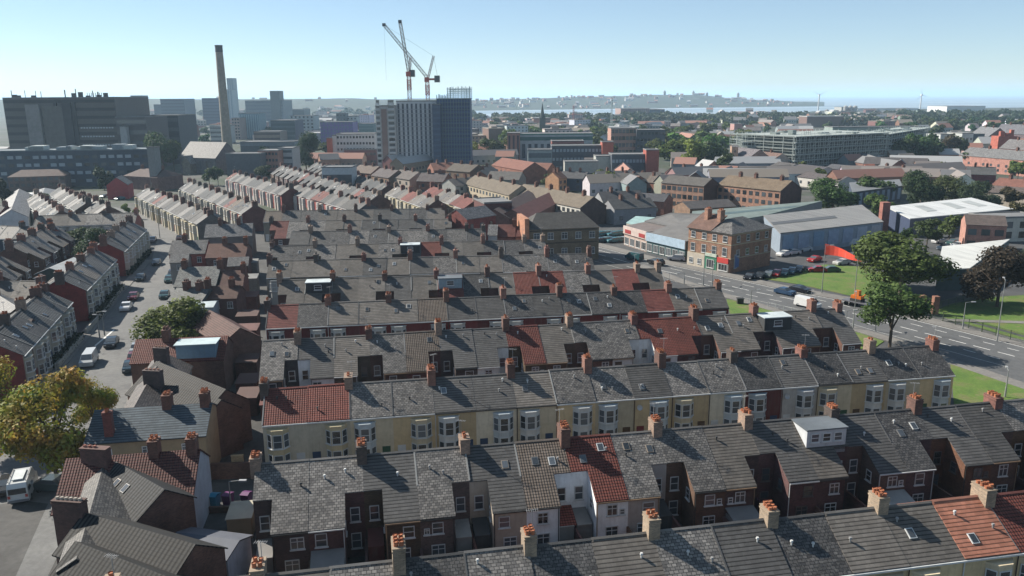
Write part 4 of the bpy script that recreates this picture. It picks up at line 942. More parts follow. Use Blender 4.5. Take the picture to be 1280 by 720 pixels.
# cranes
def lattice(m,p0,p1,w,n,r=.14):
    p0=Vector(p0); p1=Vector(p1); d=(p1-p0); a=Vector((0,1,0)) if abs(d.normalized().y)<.9 else Vector((1,0,0)); b=d.cross(a).normalized(); a=b.cross(d).normalized()
    cs=[(a*s+b*t)*w/2 for s,t in ((1,1),(1,-1),(-1,-1),(-1,1))]
    for c in cs: m.tube(p0+c,p1+c,r,n=4)
    for i in range(n):
        s=p0+d*(i/n); e=p0+d*((i+1)/n)
        for k in range(4):
            k2=(k+1)%4; m.tube(s+cs[k],e+cs[k2],r*.6,n=4) if i%2 else m.tube(s+cs[k2],e+cs[k],r*.6,n=4); m.tube(s+cs[k],s+cs[k2],r*.6,n=4)
def crane(label,px,pyb,pyt,jib,back,apex,Y,red=(.55,.13,.10)):
    x,zt=XZ(px,pyt,Y); _,zb=XZ(px,pyb,Y); r=thing('tower_crane',label,'crane',(x,Y,zb*0))
    m=MB(); lattice(m,(0,0,0),(0,0,zt),1.9,28,.2); m.build('mast',M['metal'],r,(.6,.5,.47))
    m=MB(); lattice(m,(0,0,zt-9),(0,0,zt-3),2.0,3,.3); m.build('mast_section',M['metal'],r,red)
    def loc(q,dy=0): a,b=XZ(q[0],q[1],Y+dy); return (a-x,dy,b)
    j=loc(jib,-14); m=MB(); lattice(m,(0,0,zt+1),j,1.5,22,.17); m.build('jib',M['metal'],r,(.5,.48,.45))
    m=MB(); m.T=Matrix.Translation(j); m.box(-.9,.9,-.7,.7,-.8,.8); m.build('jib_head',M['metal'],r,(.08,.08,.09))
    bk=loc(back,3); m=MB(); m.box(min(0,bk[0]),max(0,bk[0]),-1.2,1.2,zt-.6,zt+.5); q=m.build('counter_jib',M['metal'],r,red)
    m=MB(); m.box(bk[0]-1.5,bk[0]+1.5,-1.5,1.5,zt-1.8,zt+2.0); m.build('counterweight',M['metal'],r,(.12,.12,.13))
    m=MB(); m.box(-1.4,1.2,-2.4,-.6,zt-1.6,zt+1.0); m.build('cab',M['metal'],r,red)
    ap=loc(apex,2); m=MB(); lattice(m,(.5,0,zt+.5),ap,1.0,8,.16); m.build('a_frame',M['metal'],r,(.5,.36,.33))
    m=MB(); m.tube(ap,(bk[0],bk[1],zt+1),.07,n=4); m.tube(ap,j,.05,n=4) if abs(jib[0]-px)>20 else None; m.tube(j,(j[0],j[1],j[2]-30),.04,n=4) if abs(jib[0]-px)>20 else None; m.build('cable',M['metal'],r,(.12,.12,.12))
crane('red and white luffing crane on the left with near-vertical jib',511,128,92,(500,27),(516,93),(513,72),474)
crane('luffing crane on the right with long jib raised to the left',534,128,99,(480,31),(547,97),(542,70),482)
# ------------------------------------------------------------ city skyline
hm=far('broad dark brown-grey hospital block under roof masts at the left edge',3,143,123,480,45,(.11,.10,.095),name='hospital_block',cat='hospital',bands=(9,(.025,.028,.032)))
m=MB(); x0=X(32,140,480)-X(3,140,480); m.box(x0,x0+8,-2.2,-.1,0,38); m.build('stair_tower',M['concrete'],hm,(.27,.255,.25))
m=MB(); m.box(x0+9,x0+21,-1.2,-.1,0,37); m.build('stair_tower',M['concrete'],hm,(.15,.14,.13))
for (a,b,d) in ((66,70,-1),(77,88,-1.4),(88,93,-.6)):
    m=MB(); xa=X(a,140,480)-X(3,140,480); xb=X(b,140,480)-X(3,140,480); m.box(xa,xb,d,-.1,0,39); m.build('pier',M['concrete'],hm,(.05,.052,.06))
for zz in (9,14,19,24): 
    for i in range(12):
        xx=X(97,140,480)-X(3,140,480)+i*1.65; far_window(hm,xx,-.1,zz,1.1,.8,0,'window',(.55,.58,.6))
m=MB(); Lh=X(143,140,480)-X(3,140,480); random.seed(5)
for i in range(16):
    xx=random.uniform(3,Lh-4); hh=random.uniform(1,3.5); w=random.uniform(.15,.3) if random.random()<.6 else 1.2; m.box(xx-w,xx+w,4,4+w,41,41.5+hh+ (2 if w<.5 else 0))
m.box(Lh-18,Lh-9,4,8,41,42); 
for i in range(8): m.box(Lh-18+i*1.2,Lh-17.8+i*1.2,4,4.3,42,44.5)
m.build('roof_mast',M['metal'],hm,(.07,.07,.07))
far('dark wing joined to the hospital block',144,182,147,478,30,(.09,.085,.09),name='hospital_wing',cat='hospital',bands=(5,None))
q=flat('pale vertical ducts on the hospital wing',V(152,180,474),V(160,180,474),25,3,('plain',(.42,.42,.42)),name='service_duct',cat='duct')
far('dark slate-blue office slab behind the chapel trees',178,222,145,520,30,(.07,.085,.10),bands=(5,(.11,.13,.15)))
far('small glass lift tower rising behind the hospital wing',163,177,120,800,14,(.25,.32,.34),name='tower',cat='tower',rows=(3,8),wsz=(2,1.6),wcol=(.5,.58,.58))
bl=flat('long dark blue office building with white window bays at the left',P(-40,236),P(190,232),17,16,('plain',(.03,.055,.09)),('felt',(.17,.21,.23)),name='office_building',cat='office')
Lb=(P(190,232)-P(-40,236)).length
for k,z in enumerate((2.2,6,9.8,13.4)):
    for i in range(22):
        if random.random()<.55: far_window(bl,Lb*(i+.5)/22,-.06,z,2.6,1.5,0,'window',(.38,.44,.48))
        else: far_window(bl,Lb*(i+.5)/22,-.06,z,2.4,1.4,0)
for i in range(12):
    m=MB(); x=random.uniform(3,Lb-8); w=random.uniform(2,7); m.box(x,x+w,3,9,17.3,18+random.uniform(.4,1.6)); m.build('plant_room',M['plain'],bl,random.choice([(.3,.36,.38),(.2,.25,.28),(.5,.54,.52)]))
flat('pale stair tower at the right end of the blue office building',V(186,210,365),V(195,210,365),19,6,('plain',(.22,.24,.24)),name='stair_tower',cat='tower')
t=thing('industrial_chimney','very tall tapering concrete chimney with dark rim','chimney',(XZ(284,180,600)[0],600,0))
zt=XZ(277,57,600)[1]; m=MB(); m.cyl(0,0,0,zt,3.7,2.5,20); s=m.build('shaft',M['concrete'],t,(.33,.29,.23)); m=MB(); m.cyl(0,0,zt-4.5,zt-.2,2.64,2.6,20,0,False); m.cyl(0,0,zt-.6,zt+.3,2.75,2.75,20); m.build('rim',M['concrete'],t,(.06,.06,.065))
SK=[('blue-grey slab tower left of the chimney',200,230,124,1200,40,(.13,.17,.22),dict(bands=(9,(.09,.12,.17)))),
('lower step beside the blue-grey slab tower',192,204,131,1250,40,(.14,.18,.22),{}),
('dark blue square tower left of the chimney',252,273,123,1300,35,(.08,.12,.2),dict(bands=(9,(.05,.08,.15)))),
('slender glass tower directly behind the chimney',283,291,98,1500,20,(.3,.38,.42),dict(stripes=(3,(.2,.28,.34)))),
('stepped glass tower behind the chimney, lower part',273,290,112,1490,20,(.34,.42,.46),dict(stripes=(5,(.2,.28,.34)))),
('wide blue-grey hospital slab under a crown tower',306,353,126,1150,50,(.2,.25,.29),dict(bands=(8,(.16,.2,.25)))),
('cylindrical looking dark crown tower on the wide slab',337,349,114,1148,20,(.16,.2,.22),{}),
('teal clad office tower right of the chimney',298,323,142,850,25,(.14,.26,.32),dict(stripes=(9,(.3,.44,.5)))),
('pinkish block behind the chimney foot',289,299,148,830,20,(.38,.3,.27),dict(rows=(3,7))),
('small pale tower left of the chimney foot',262,284,158,760,20,(.42,.44,.42),dict(bands=(4,None))),
('dark glass block right of the teal tower',338,368,151,700,30,(.06,.10,.12),dict(bands=(6,(.09,.14,.17)))),
('brown banded low block in front of the teal tower',317,350,165,640,20,(.3,.24,.2),dict(bands=(4,(.12,.1,.1)))),
('white and teal block left of the purple building',362,392,145,900,25,(.35,.42,.44),dict(rows=(6,6),wsz=(2,2))),
('dark domed hall on the skyline',359,380,137,1300,40,(.12,.16,.18),{}),
('bright purple framed building',400,441,153,720,22,(.22,.15,.42),dict(rows=(9,6),wsz=(2,2.2),wcol=(.2,.2,.34))),
('dark cubic tower above the purple building',420,432,142,860,15,(.1,.14,.16),dict(rows=(3,6))),
('pale block right of the dark cubic tower',433,446,146,870,15,(.5,.55,.55),dict(rows=(3,5))),
('greenish glass block right of the purple building',448,467,155,800,20,(.13,.22,.22),dict(bands=(5,(.2,.3,.3)))),
('white panelled flats with dark lower floors',420,468,168,500,18,(.6,.61,.62),dict(rows=(12,5),wsz=(1.2,1.4))),
('brick red stair tower of the white panelled flats',408,415,173,498,8,(.45,.12,.07),{}),
('narrow white tower beside the brick red stair tower',415,420,170,499,8,(.62,.62,.62),{}),
('dark red base storey block under the white panelled flats',430,470,188,494,5,(.16,.07,.08),dict(rows=(10,2))),
('pink brick four storey flats left of the poplar',322,347,189,430,16,(.42,.2,.15),dict(rows=(6,4),wsz=(1.2,1.4),wcol=(.6,.55,.5))),
('white glazed annex of the pink brick flats',347,365,186,440,16,(.5,.5,.5),dict(bands=(4,(.08,.1,.12)))),
('long grey roof edge hall beyond the chapel',282,325,193,420,12,(.12,.13,.15),{}),
('low grey-blue hall with pale skylights',300,368,178,560,20,(.2,.24,.27),dict(bands=(1,(.1,.13,.15)))),
('white low clinic beyond the rooftops',402,440,210,330,10,(.55,.58,.6),dict(bands=(1,None))),
('white and teal banded institute with tall windows',650,741,168,520,20,(.45,.5,.52),{}),
('brick end pavilion of the teal banded institute',634,650,167,516,18,(.36,.2,.16),dict(stripes=(3,(.05,.05,.07)))),
('dark grey flats with white windows between brick towers',690,753,183,440,14,(.07,.085,.11),dict(rows=(14,3),wsz=(1.3,1.6),wcol=(.3,.35,.4))),
('pale low wing of the dark grey flats',660,690,188,425,12,(.3,.36,.37),dict(bands=(2,(.1,.13,.15)))),
('red brick stair tower of the dark grey flats',753,767,178,436,10,(.42,.11,.07),{}),
('low red brick block between the flats',690,730,177,475,14,(.3,.1,.08),dict(rows=(6,1))),
('second dark grey flats with white windows',765,808,194,405,14,(.07,.085,.11),dict(rows=(10,2),wsz=(1.3,1.6),wcol=(.3,.35,.4))),
('second red brick stair tower',808,824,188,402,10,(.4,.1,.07),{}),
('pale roofed lower step of the second grey flats',745,780,196,412,12,(.45,.47,.44),{}),
('beige low clinic left of the second grey flats',706,748,203,380,10,(.42,.42,.38),dict(rows=(8,1))),
('pink framed flats with recessed balconies',764,796,161,560,20,(.48,.26,.2),dict(rows=(7,4),wsz=(2.2,2.6))),
('dark continuation of the pink framed flats',796,832,163,556,20,(.07,.08,.1),dict(rows=(8,4),wcol=(.15,.17,.2))),
('huge pinkish brick tobacco warehouse by the river',776,812,136,1500,80,(.36,.24,.21),dict(rows=(14,8),wsz=(1.5,2),wcol=(.2,.15,.14))),
('dark blue side block of the riverside warehouse',812,831,137,1505,80,(.08,.12,.19),{}),
('long low pinkish dock building',751,790,144,1450,50,(.38,.27,.25),{}),
('pink dock block right of the riverside warehouse',831,845,143,1480,40,(.4,.27,.24),{}),
('dark end of the pink dock block',845,852,143,1478,40,(.12,.12,.14),{}),
('pink brick pub among the trees right of the river warehouse',918,928,155,800,15,(.48,.28,.25),{}),
('long white riverside shed roof',1072,1148,136,2200,60,(.7,.7,.68),{}),
('big white dock shed near the sea',1184,1232,133,1900,90,(.72,.72,.7),{}),
('grey grain silos block by the sea',1052,1072,134,1800,40,(.42,.42,.4),{}),
('low red and blue dock sheds',1104,1128,140,1750,40,(.2,.15,.2),{}),
('dark low building with pale roof in the docklands',1009,1055,146,1050,30,(.2,.12,.1),dict(parapet=.8,roof=(.5,.5,.48))),
('white flat fronted clinic right of the scaffold trees',1203,1217,167,560,20,(.5,.52,.5),dict(rows=(3,2))),
('pale roofed annex beside the white clinic',1176,1194,168,570,20,(.55,.57,.56),{}),
('dark glazed side of the white clinic',1217,1231,168,575,20,(.08,.1,.12),dict(rows=(3,2)))]
for (l,x0,x1,yt,Y,dp,col,k) in SK: far(l,x0,x1,yt,Y,dp,col,**k)
ins=[o for o in C.objects if o.get('label','').startswith('white and teal banded')][0]
L=X(741,168,520)-X(650,168,520)
for i in range(7): far_window(ins,L*(i*.085+.05),-.05,2,2.0,9,0,'window',(.03,.05,.08))
m=MB(); m.box(0,L,-.15,-.02,13.2,15.5); m.build('window_band',M['plain'],ins,(.03,.13,.12))
m=MB(); m.box(0,L,-.16,-.02,16.6,17.4); m.build('green_band',M['plain'],ins,(.07,.24,.2))
for x0,x1,zz in ((1053,1059,0),(1060,1066,1),(1066,1072,2)):
    pass
for i,px in enumerate((1056,1062,1068)):
    x,z=XZ(px,133,1790); t=thing('silo',('left','middle','right')[i]+'most of the three pale round silos by the sea','silo',(x,1785,0)); m=MB(); m.cyl(0,0,0,z,4.2,4.2,16); m.cyl(0,0,z,z+2,4.2,1.2,16); m.build('shell',M['concrete'],t,(.45,.45,.43))
t=thing('silo','red crowned brick tower at the right edge','tower',(XZ(1255,175,520)[0],520,0)); m=MB(); m.box(-6,6,-4,4,0,14); m.box(-4.5,-2,-3,-1,14,17); m.box(2,4,-3,-1,14,18); m.box(-1,1.5,-4.1,-2,14,16); m.build('wall',M['brick'],t,(.42,.12,.08)); t.name='brick_tower'
# spire
x,z=XZ(678,129,900); t=thing('church','dark pointed stone church spire in front of the river','church',(x,900,0))
m=MB(); m.box(-3.2,3.2,-3.2,3.2,0,18); m.build('tower',M['plain'],t,(.04,.045,.04)); m=MB(); m.cyl(0,0,18,z,2.9,.15,8); 
for s in (-1,1):
    for r_ in (-1,1): m.cyl(s*2.8,r_*2.8,18,23,.5,.05,5)
m.build('spire',M['plain'],t,(.035,.05,.045)); m=MB(); m.box(3,26,-5,5,0,10); m.build('nave',M['plain'],t,(.06,.06,.06))
# wind turbines, masts
def turbine(px,pyt,Y,label):
    x,z=XZ(px,pyt,Y); t=thing('wind_turbine',label,'wind turbine',(x,Y,0)); m=MB(); m.cyl(0,0,0,z,1.8,1.1,10); m.build('tower',M['plain'],t,(.75,.77,.78))
    m=MB(); m.box(-1.6,1.6,-3,3,z-1,z+2); m.build('nacelle',M['plain'],t,(.75,.77,.78))
    a0=random.uniform(0,2)
    for k in range(3):
        a=a0+k*2.094; b=MB(); b.T=Matrix.Translation((0,-3.4,z+.5)) @ Matrix.Rotation(a,4,'Y'); b.poly([(-.5,0,1),(.5,0,1),(.12,0,19),(-.08,0,19)]); b.poly([(-.5,.3,1),(-.08,.3,19),(.12,.3,19),(.5,.3,1)]); b.build('blade',M['plain'],t,(.75,.77,.78))
turbine(1024,119,2000,'left white wind turbine against the sea'); turbine(1152,119,2050,'right white wind turbine against the sea')
for px,pt,c,l in ((765,121,(.6,.65,.62),'thin pale lattice mast in front of the river warehouse'),(717,132,(.55,.25,.25),'faint red lattice crane mast before the river')):
    x,z=XZ(px,pt,1000); t=thing('lattice_mast',l,'mast',(x,1000,0)); m=MB(); lattice(m,(0,0,0),(0,0,z),1.6,20,.22); m.build('frame',M['metal'],t,c)
# ------------------------------------------------------------ trees
def crown_mesh(name,seed,n,size,lobes,mat,squash=1.0,big=.42):
    rnd=random.Random(seed); m=MB(); L=[]
    for i in range(lobes):
        a=6.283*(i*.618+rnd.uniform(-.06,.06)); z=-.5+1.15*((i*.37+.2)%1.0); rr=.62*math.sqrt(max(.05,1-abs(z-.0)**1.6))*rnd.uniform(.75,1.1)
        L.append((Vector((rr*math.cos(a),rr*math.sin(a),z*squash)),rnd.uniform(.28,big)))
    L.append((Vector((0,0,0)),.5)); L.append((Vector((0,0,.45)),.4))
    for i in range(n):
        c,r=rnd.choice(L); d=Vector((rnd.gauss(0,1),rnd.gauss(0,1),rnd.gauss(0,1))).normalized()
        p=c+d*r*(rnd.uniform(.55,1.08)); p.z=max(p.z,-.75)
        nn=(d+Vector((rnd.uniform(-1,1),rnd.uniform(-1,1),rnd.uniform(-.6,1)))*.8).normalized()
        a=nn.orthogonal().normalized(); b=nn.cross(a); t=rnd.uniform(0,6.28); a,b=a*math.cos(t)+b*math.sin(t),b*math.cos(t)-a*math.sin(t)
        s=size*rnd.uniform(.6,1.4)
        m.poly([p-a*s-b*s*.6,p+a*s-b*s*.5,p+a*s*.8+b*s*.7,p-a*s*.7+b*s*.6])
    return m.mesh(name,M[mat])
def trunk_mesh(seed):
    rnd=random.Random(seed); m=MB()
    m.tube((0,0,0),(0,0,.45),.055,.04,7)
    for i in range(7):
        a=rnd.uniform(0,6.28); r=rnd.uniform(.3,.6); z=rnd.uniform(.55,.95); st=Vector((0,0,rnd.uniform(.25,.45)))
        mid=st+Vector((math.cos(a)*r*.5,math.sin(a)*r*.5,(z-st.z)*.6)); m.tube(st,mid,.026,.018,5); m.tube(mid,(math.cos(a)*r,math.sin(a)*r,z),.018,.006,4)
    return m.mesh('trunk',M['bark'])
CR={'big':[crown_mesh('crown',s,8000,.034,16,'leaf',1.0,.40) for s in (1,2)],'aut':[crown_mesh('crown',s,13000,.026,18,'autumn',1.0,.36) for s in (7,8)],
    'mid':[crown_mesh('crown',s,1500,.08,9,'leaf') for s in (3,4,5)],'far':[crown_mesh('crown',s,260,.17,7,'leaf') for s in (6,9,10)],
    'midaut':[crown_mesh('crown',12,1500,.08,9,'autumn')]}
TR=[trunk_mesh(s) for s in (1,2)]
def tree_at(x,y,h,w,label,kind='mid',col=(.05,.085,.025),group=None,trunkfrac=.28,z0=0):
    t=thing('tree',label,'tree',(x,y,z0),random.uniform(0,6.28),group)
    a=link('trunk',random.choice(TR),t,(.10,.075,.055)); a.scale=(w*.42,w*.42,h*.9)
    c=link('crown',random.choice(CR[kind]),t,tuple(q*random.uniform(.85,1.15) for q in col)); ch=h*(1-trunkfrac)
    c.location=(0,0,h*trunkfrac+ch*.46); c.scale=(w*.54,w*.54,ch*.54); return t
def depth_at(px,py):
    p=P(px,py); return p.y*math.cos(PITCH)+CAMH*math.sin(PITCH)
def tree(px,pb,hp,wp,label,kind='mid',col=(.05,.085,.025),tf=.25):
    p=P(px,pb); s=depth_at(px,pb)/FP; return tree_at(p.x,p.y,hp*s/math.cos(PITCH)*1.0,wp*s,label,kind,col,None,tf)
G1=(.085,.135,.03); G2=(.13,.18,.035); G3=(.055,.09,.026); G4=(.20,.23,.04)
tree(1112,434,86,92,'round green street tree by the roundabout casting a long shadow','big',(.085,.125,.03),.28)
tree(1125,372,84,124,'largest broad green tree between the lawn and the car yard','big',(.07,.10,.028),.1)
tree(1104,358,68,70,'broad green tree joined to the left of the largest tree','big',(.072,.105,.028),.12)
tree(1246,384,82,92,'dark bronze leaved tree at the right edge above the lawn','big',(.05,.045,.028),.1)
tree(1288,372,72,70,'second dark bronze leaved tree cut by the right edge','big',(.048,.05,.03),.1)
tree(1158,310,38,36,'small green tree in front of the white warehouse, left','mid',G3); tree(1186,302,34,34,'small green tree in front of the white warehouse, right','mid',G1); tree(1128,318,34,20,'slim tree by the brick chimney','mid',G3)
tree(72,604,150,128,'large orange and yellow autumn tree above the white camper van','aut',(.17,.22,.035),.12)
tree(0,556,112,104,'green and yellow tree at the left edge','aut',(.17,.26,.035),.12)
tree(122,548,84,60,'yellow autumn tree touching the long blue-grey roof','aut',(.22,.26,.035),.2)
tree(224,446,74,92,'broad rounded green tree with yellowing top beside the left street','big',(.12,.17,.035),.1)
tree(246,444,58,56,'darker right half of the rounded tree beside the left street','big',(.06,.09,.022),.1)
tree(122,333,52,50,'dark green tree over the roofs left of the street','big',(.04,.065,.02),.1)
tree(100,318,34,30,'smaller tree left of the dark green roof tree','mid',G3)
tree(205,216,52,42,'tall light green tree right of the hospital','big',(.06,.10,.035),.12); tree(218,214,40,26,'dark green tree leaning on the tall light green tree','mid',G3)
tree(131,238,30,24,'small conifer-dark tree before the blue offices','mid',(.03,.055,.025),.05)
tree(383,212,48,34,'tall dark poplar-like tree before the purple building','big',(.035,.06,.025),.08)
tree(158,268,14,12,'bushy street tree at the head of the cream row, left','mid',G2,.1); tree(169,274,13,12,'bushy street tree at the head of the cream row, right','mid',G2,.1)
tree(330,226,20,22,'small tree behind the pink row','mid',G3); tree(262,232,22,20,'dark tree below the chapel, left','mid',G3); tree(273,232,24,16,'dark tree below the chapel, right','mid',G3)
tree(5,265,42,34,'black-green tree at the left edge above the grey roofs','mid',(.02,.03,.015))
tree(50,266,24,34,'straggly tree beside the white gabled house','mid',G3); tree(66,258,18,22,'bushes beside the parking bays','mid',G3)
tree(1040,268,46,68,'bright green tree behind the warehouse, left','big',(.065,.11,.03),.08); tree(1098,275,34,40,'green tree behind the warehouse gap','mid',G1,.08)
tree(1092,252,32,46,'dark green tree behind the school block','mid',G3,.06)
tree(1150,262,50,56,'dark green tree behind the white warehouse, left','big',(.045,.07,.025),.05); tree(1192,258,40,54,'olive green tree behind the white warehouse, middle','big',(.065,.08,.025),.05)
tree(1222,262,36,54,'green tree behind the white warehouse, right','big',(.055,.08,.03),.05); tree(1272,285,34,30,'olive tree at the right edge behind the office','mid',(.07,.07,.025))
tree(1262,262,28,30,'brownish bushy tree at the right edge','mid',(.08,.06,.03)); tree(1272,224,22,24,'tree between houses at the right edge','mid',G2)
tree(948,287,24,16,'small dark tree before the orange lichen flats','mid',G3); tree(878,246,18,22,'small tree before the left flats','mid',G2); tree(852,244,20,20,'small tree at the left corner of the flats','mid',G1)
tree(868,212,38,40,'bright yellow-green tree behind the maroon row','mid',G4,.1); tree(893,212,36,40,'dark green tree behind the maroon row','mid',G3,.1); tree(842,206,34,44,'green tree left of the yellow-green tree','mid',G2,.1)
tree(820,200,26,30,'green tree above the red stair tower','mid',G1); tree(748,236,24,22,'small green tree among the dark blue houses','mid',G2); tree(766,242,28,22,'green tree before the bungalows','mid',G2); tree(790,244,20,26,'bushy tree before the brown bungalows','mid',G1)
tree(702,233,12,14,'small yellow bush tree by the orange house','mid',(.2,.18,.03),.05); tree(690,232,16,30,'dark round bush behind the white maisonettes','mid',G3,.05)
tree(705,212,20,20,'small green tree before the dark flats','mid',G2); tree(592,200,22,30,'yellow green tree beside the netted tower','mid',G4,.1)
tree(615,198,26,34,'green tree right of the netted tower','mid',G3,.1); tree(640,196,28,26,'green tree before the brick pavilion','mid',G1,.1); tree(655,198,20,20,'light green tree before the brick pavilion','mid',G2,.1)
tree(930,232,22,22,'olive tree left of the bungalows under the brick tower','mid',(.08,.08,.03)); tree(936,206,16,16,'rust brown tree by the pink row','mid',(.10,.045,.025)); tree(905,222,30,26,'green tree right of the maroon row','mid',G3)
for i,(x,y,h,w,l) in enumerate(((1128,205,34,34,'left'),(1146,204,38,36,'second'),(1164,203,36,34,'third'),(1183,202,34,32,'fourth, browner'),(1196,198,30,24,'fifth'),(1170,178,22,24,'far'),(1232,182,22,28,'right'),(1247,188,18,20,'rightmost'),)):
    tree(x,y,h,w,f'dark green tree in the clump right of the scaffold block, {l}','mid',G3 if i!=3 else (.07,.055,.03),.05)
# distant individual trees in belts
rt=random.Random(3)
def belt(desc,x0,x1,y0,y1,n,hm,col,kind='far'):
    for i in range(n):
        px=rt.uniform(x0,x1); py=rt.uniform(y0,y1); p=P(px,py); h=hm*rt.uniform(.7,1.25); w=h*rt.uniform(.9,1.5)
        tree_at(p.x,p.y,h,w,desc,kind,tuple(c*rt.uniform(.75,1.3) for c in col),desc,.08)
belt('dark green tree in the wood on the right skyline',1130,1290,155,170,46,12,G3)
belt('distant green tree in the belt before the river',585,900,153,160,44,12,(.05,.075,.03))
belt('green tree in the parkland left of the scaffold block',822,960,168,196,26,13,G1)
belt('green tree behind the netted tower',560,765,156,196,44,11,G1)
belt('green tree beyond the institute flats',740,900,165,200,24,11,G1)
belt('small dark tree behind the offices and chapel',150,470,180,214,16,9,G3)
belt('small tree among the docklands roofs',860,1130,150,166,26,10,G1)
belt('small tree among the city centre roofs',150,470,160,190,16,10,G3)
belt('green tree between the brick flats and bungalows',1000,1280,206,236,10,8,G1)
def wood(label,pts,n,hm,col,seed):
    """distant woodland too dense to count: one mesh"""
    rnd=random.Random(seed); m=MB()
    for i in range(n):
        px=rnd.uniform(pts[0],pts[1]); py=rnd.uniform(pts[2],pts[3]); p=P(px,py); h=hm*rnd.uniform(.7,1.2); w=h*rnd.uniform(.6,.9)
        for k in range(46):
            d=Vector((rnd.gauss(0,1),rnd.gauss(0,1),rnd.gauss(0,1))).normalized(); q=Vector((p.x,p.y,h*.55))+Vector((d.x*w,d.y*w,d.z*h*.48))
            a=Vector((rnd.uniform(-1,1),rnd.uniform(-1,1),rnd.uniform(-1,1))).normalized(); b=a.orthogonal().normalized(); s=h*.17
            m.poly([q-a*s-b*s,q+a*s-b*s,q+a*s+b*s,q-a*s+b*s])
    o=m.build('woodland',M['leaf'],None,col); tag(o,label,'woodland',kind='stuff'); return o
wood('dense dark woodland on the right skyline before the sea',(1120,1300,146,155),150,11,(.035,.06,.028),1)
wood('long belt of far trees along the near river bank',(560,1000,149,153),150,11,(.045,.065,.03),2)
wood('far tree cover through the docklands',(880,1150,146,158),90,10,(.04,.06,.03),3)
wood('far tree cover at the foot of the left hills',(150,590,136,146),110,12,(.035,.055,.03),4)
# ------------------------------------------------------------ vehicles
def prism(m,prof,y0,y1,mi=0,taper=0.0,ztaper=None):
    n=len(prof)
    def yy(p,s): 
        k=0 if ztaper is None else max(0,(p[1]-ztaper))*taper
        return (y0+k) if s else (y1-k)
    A=[(p[0],yy(p,1),p[1]) for p in prof]; B=[(p[0],yy(p,0),p[1]) for p in prof]
    m.poly(A,mi); m.poly(B[::-1],mi)
    for i in range(n):
        j=(i+1)%n; m.poly([A[j],A[i],B[i],B[j]],mi)
CARM={}
def car_parts(kind):
    if kind in CARM: return CARM[kind]
    w=.88 if kind!='van' else .98
    if kind=='car': prof=[(-2.1,.28),(-2.15,.75),(-1.95,.93),(-1.0,1.0),(-.3,1.42),(.9,1.44),(1.75,1.02),(2.1,.92),(2.12,.3)]; L=2.1; wx=(-1.3,1.3)
    elif kind=='suv': prof=[(-2.2,.32),(-2.25,.95),(-2.1,1.08),(-1.1,1.14),(-.5,1.62),(1.6,1.66),(2.15,1.1),(2.2,.4)]; L=2.2; wx=(-1.4,1.4)
    else: prof=[(-2.4,.35),(-2.45,1.0),(-1.9,1.25),(-1.2,1.95),(2.4,2.0),(2.45,.4)]; L=2.4; wx=(-1.55,1.5)
    m=MB(); prism(m,prof,-w,w,0,.28,.95); body=m.mesh('body',M['paint'])
    g=MB()
    def side(z0,z1,x0,x1,x2,x3):
        for s in (-1,1):
            y0=(w-max(0,z0-.95)*.28+.012)*s; y1=(w-max(0,z1-.95)*.28+.012)*s
            q=[(x0,y0,z0),(x1,y0,z0),(x2,y1,z1),(x3,y1,z1)]; g.poly(q if s<0 else q[::-1])
    if kind=='car':
        side(1.04,1.36,-.9,1.5,.9,-.3); ww=w-.1
        g.poly([(-1.0,-ww,1.03),(-1.0,ww,1.03),(-.34,ww-.05,1.43),(-.34,-ww+.05,1.43)][::-1]); g.poly([(1.72,-ww,1.06),(1.72,ww,1.06),(.95,ww-.05,1.45),(.95,-ww+.05,1.45)])
    elif kind=='suv':
        side(1.16,1.55,-.95,1.9,1.6,-.5); ww=w-.12
        g.poly([(-1.08,-ww,1.18),(-1.08,ww,1.18),(-.52,ww-.08,1.62),(-.52,-ww+.08,1.62)][::-1]); g.poly([(2.13,-ww,1.15),(2.13,ww,1.15),(1.66,ww-.08,1.62),(1.66,-ww+.08,1.62)])
    else:
        side(1.3,1.8,-1.75,-.6,-.6,-1.25); ww=w-.2
        g.poly([(-1.9,-ww,1.29),(-1.9,ww,1.29),(-1.24,ww-.1,1.92),(-1.24,-ww+.1,1.92)][::-1]); g.poly([(2.455,-ww,1.3),(2.455,ww,1.3),(2.43,ww,1.85),(2.43,-ww,1.85)])
    glass=[]
    for f_ in g.f:
        g2=MB(); g2.poly([g.v[i] for i in f_]); glass.append(g2.mesh('window',M['glass']))
    wm=MB(); wm.T=Matrix.Rotation(math.pi/2,4,'X'); wm.cyl(0,0,-.11,.11,.33,.33,12,0); wm.cyl(0,0,-.125,.125,.18,.18,8,1); wh=wm.mesh('wheel',[M['rubber'],M['metal']])
    hl=MB(); hl.box(-.03,.03,-.16,.16,-.08,.08); hd=hl.mesh('headlight',M['plain'])
    CARM[kind]=(body,glass,wh,hd,L,wx,w,prof); return CARM[kind]
def car(x,y,rz,col,label,kind='car',lod=0,group=None):
    body,glass,wh,hd,L,wx,w,prof=car_parts(kind)
    nm={'car':'car','suv':'car','van':'van'}[kind]
    t=thing('parked_'+nm if 'parked' in label else nm,label,nm,(x,y,.012),rz,group)
    link('body',body,t,col)
    for g_ in glass: link('window',g_,t)
    for a in wx:
        for s in (-1,1): link('wheel',wh,t,(.03,.03,.03),(a,s*(w-.1),.33))
    for s in (-1,1):
        link('headlight',hd,t,(.7,.7,.68),(-L-.03,s*(w-.25),.68)); link('tail_light',hd,t,(.4,.02,.02),(L+.03,s*(w-.25),.75))
    return t
def rdir(a,b): 
    d=P(*b)-P(*a); return math.atan2(d.y,d.x)
RD=rdir((828,329),(1061,377)); RU=RD+math.pi; SD=rdir((112,401),(149,356))
def carp(px,py,rz,col,label,kind='car'): p=P(px,py); return car(p.x,p.y,rz,col,label,kind)
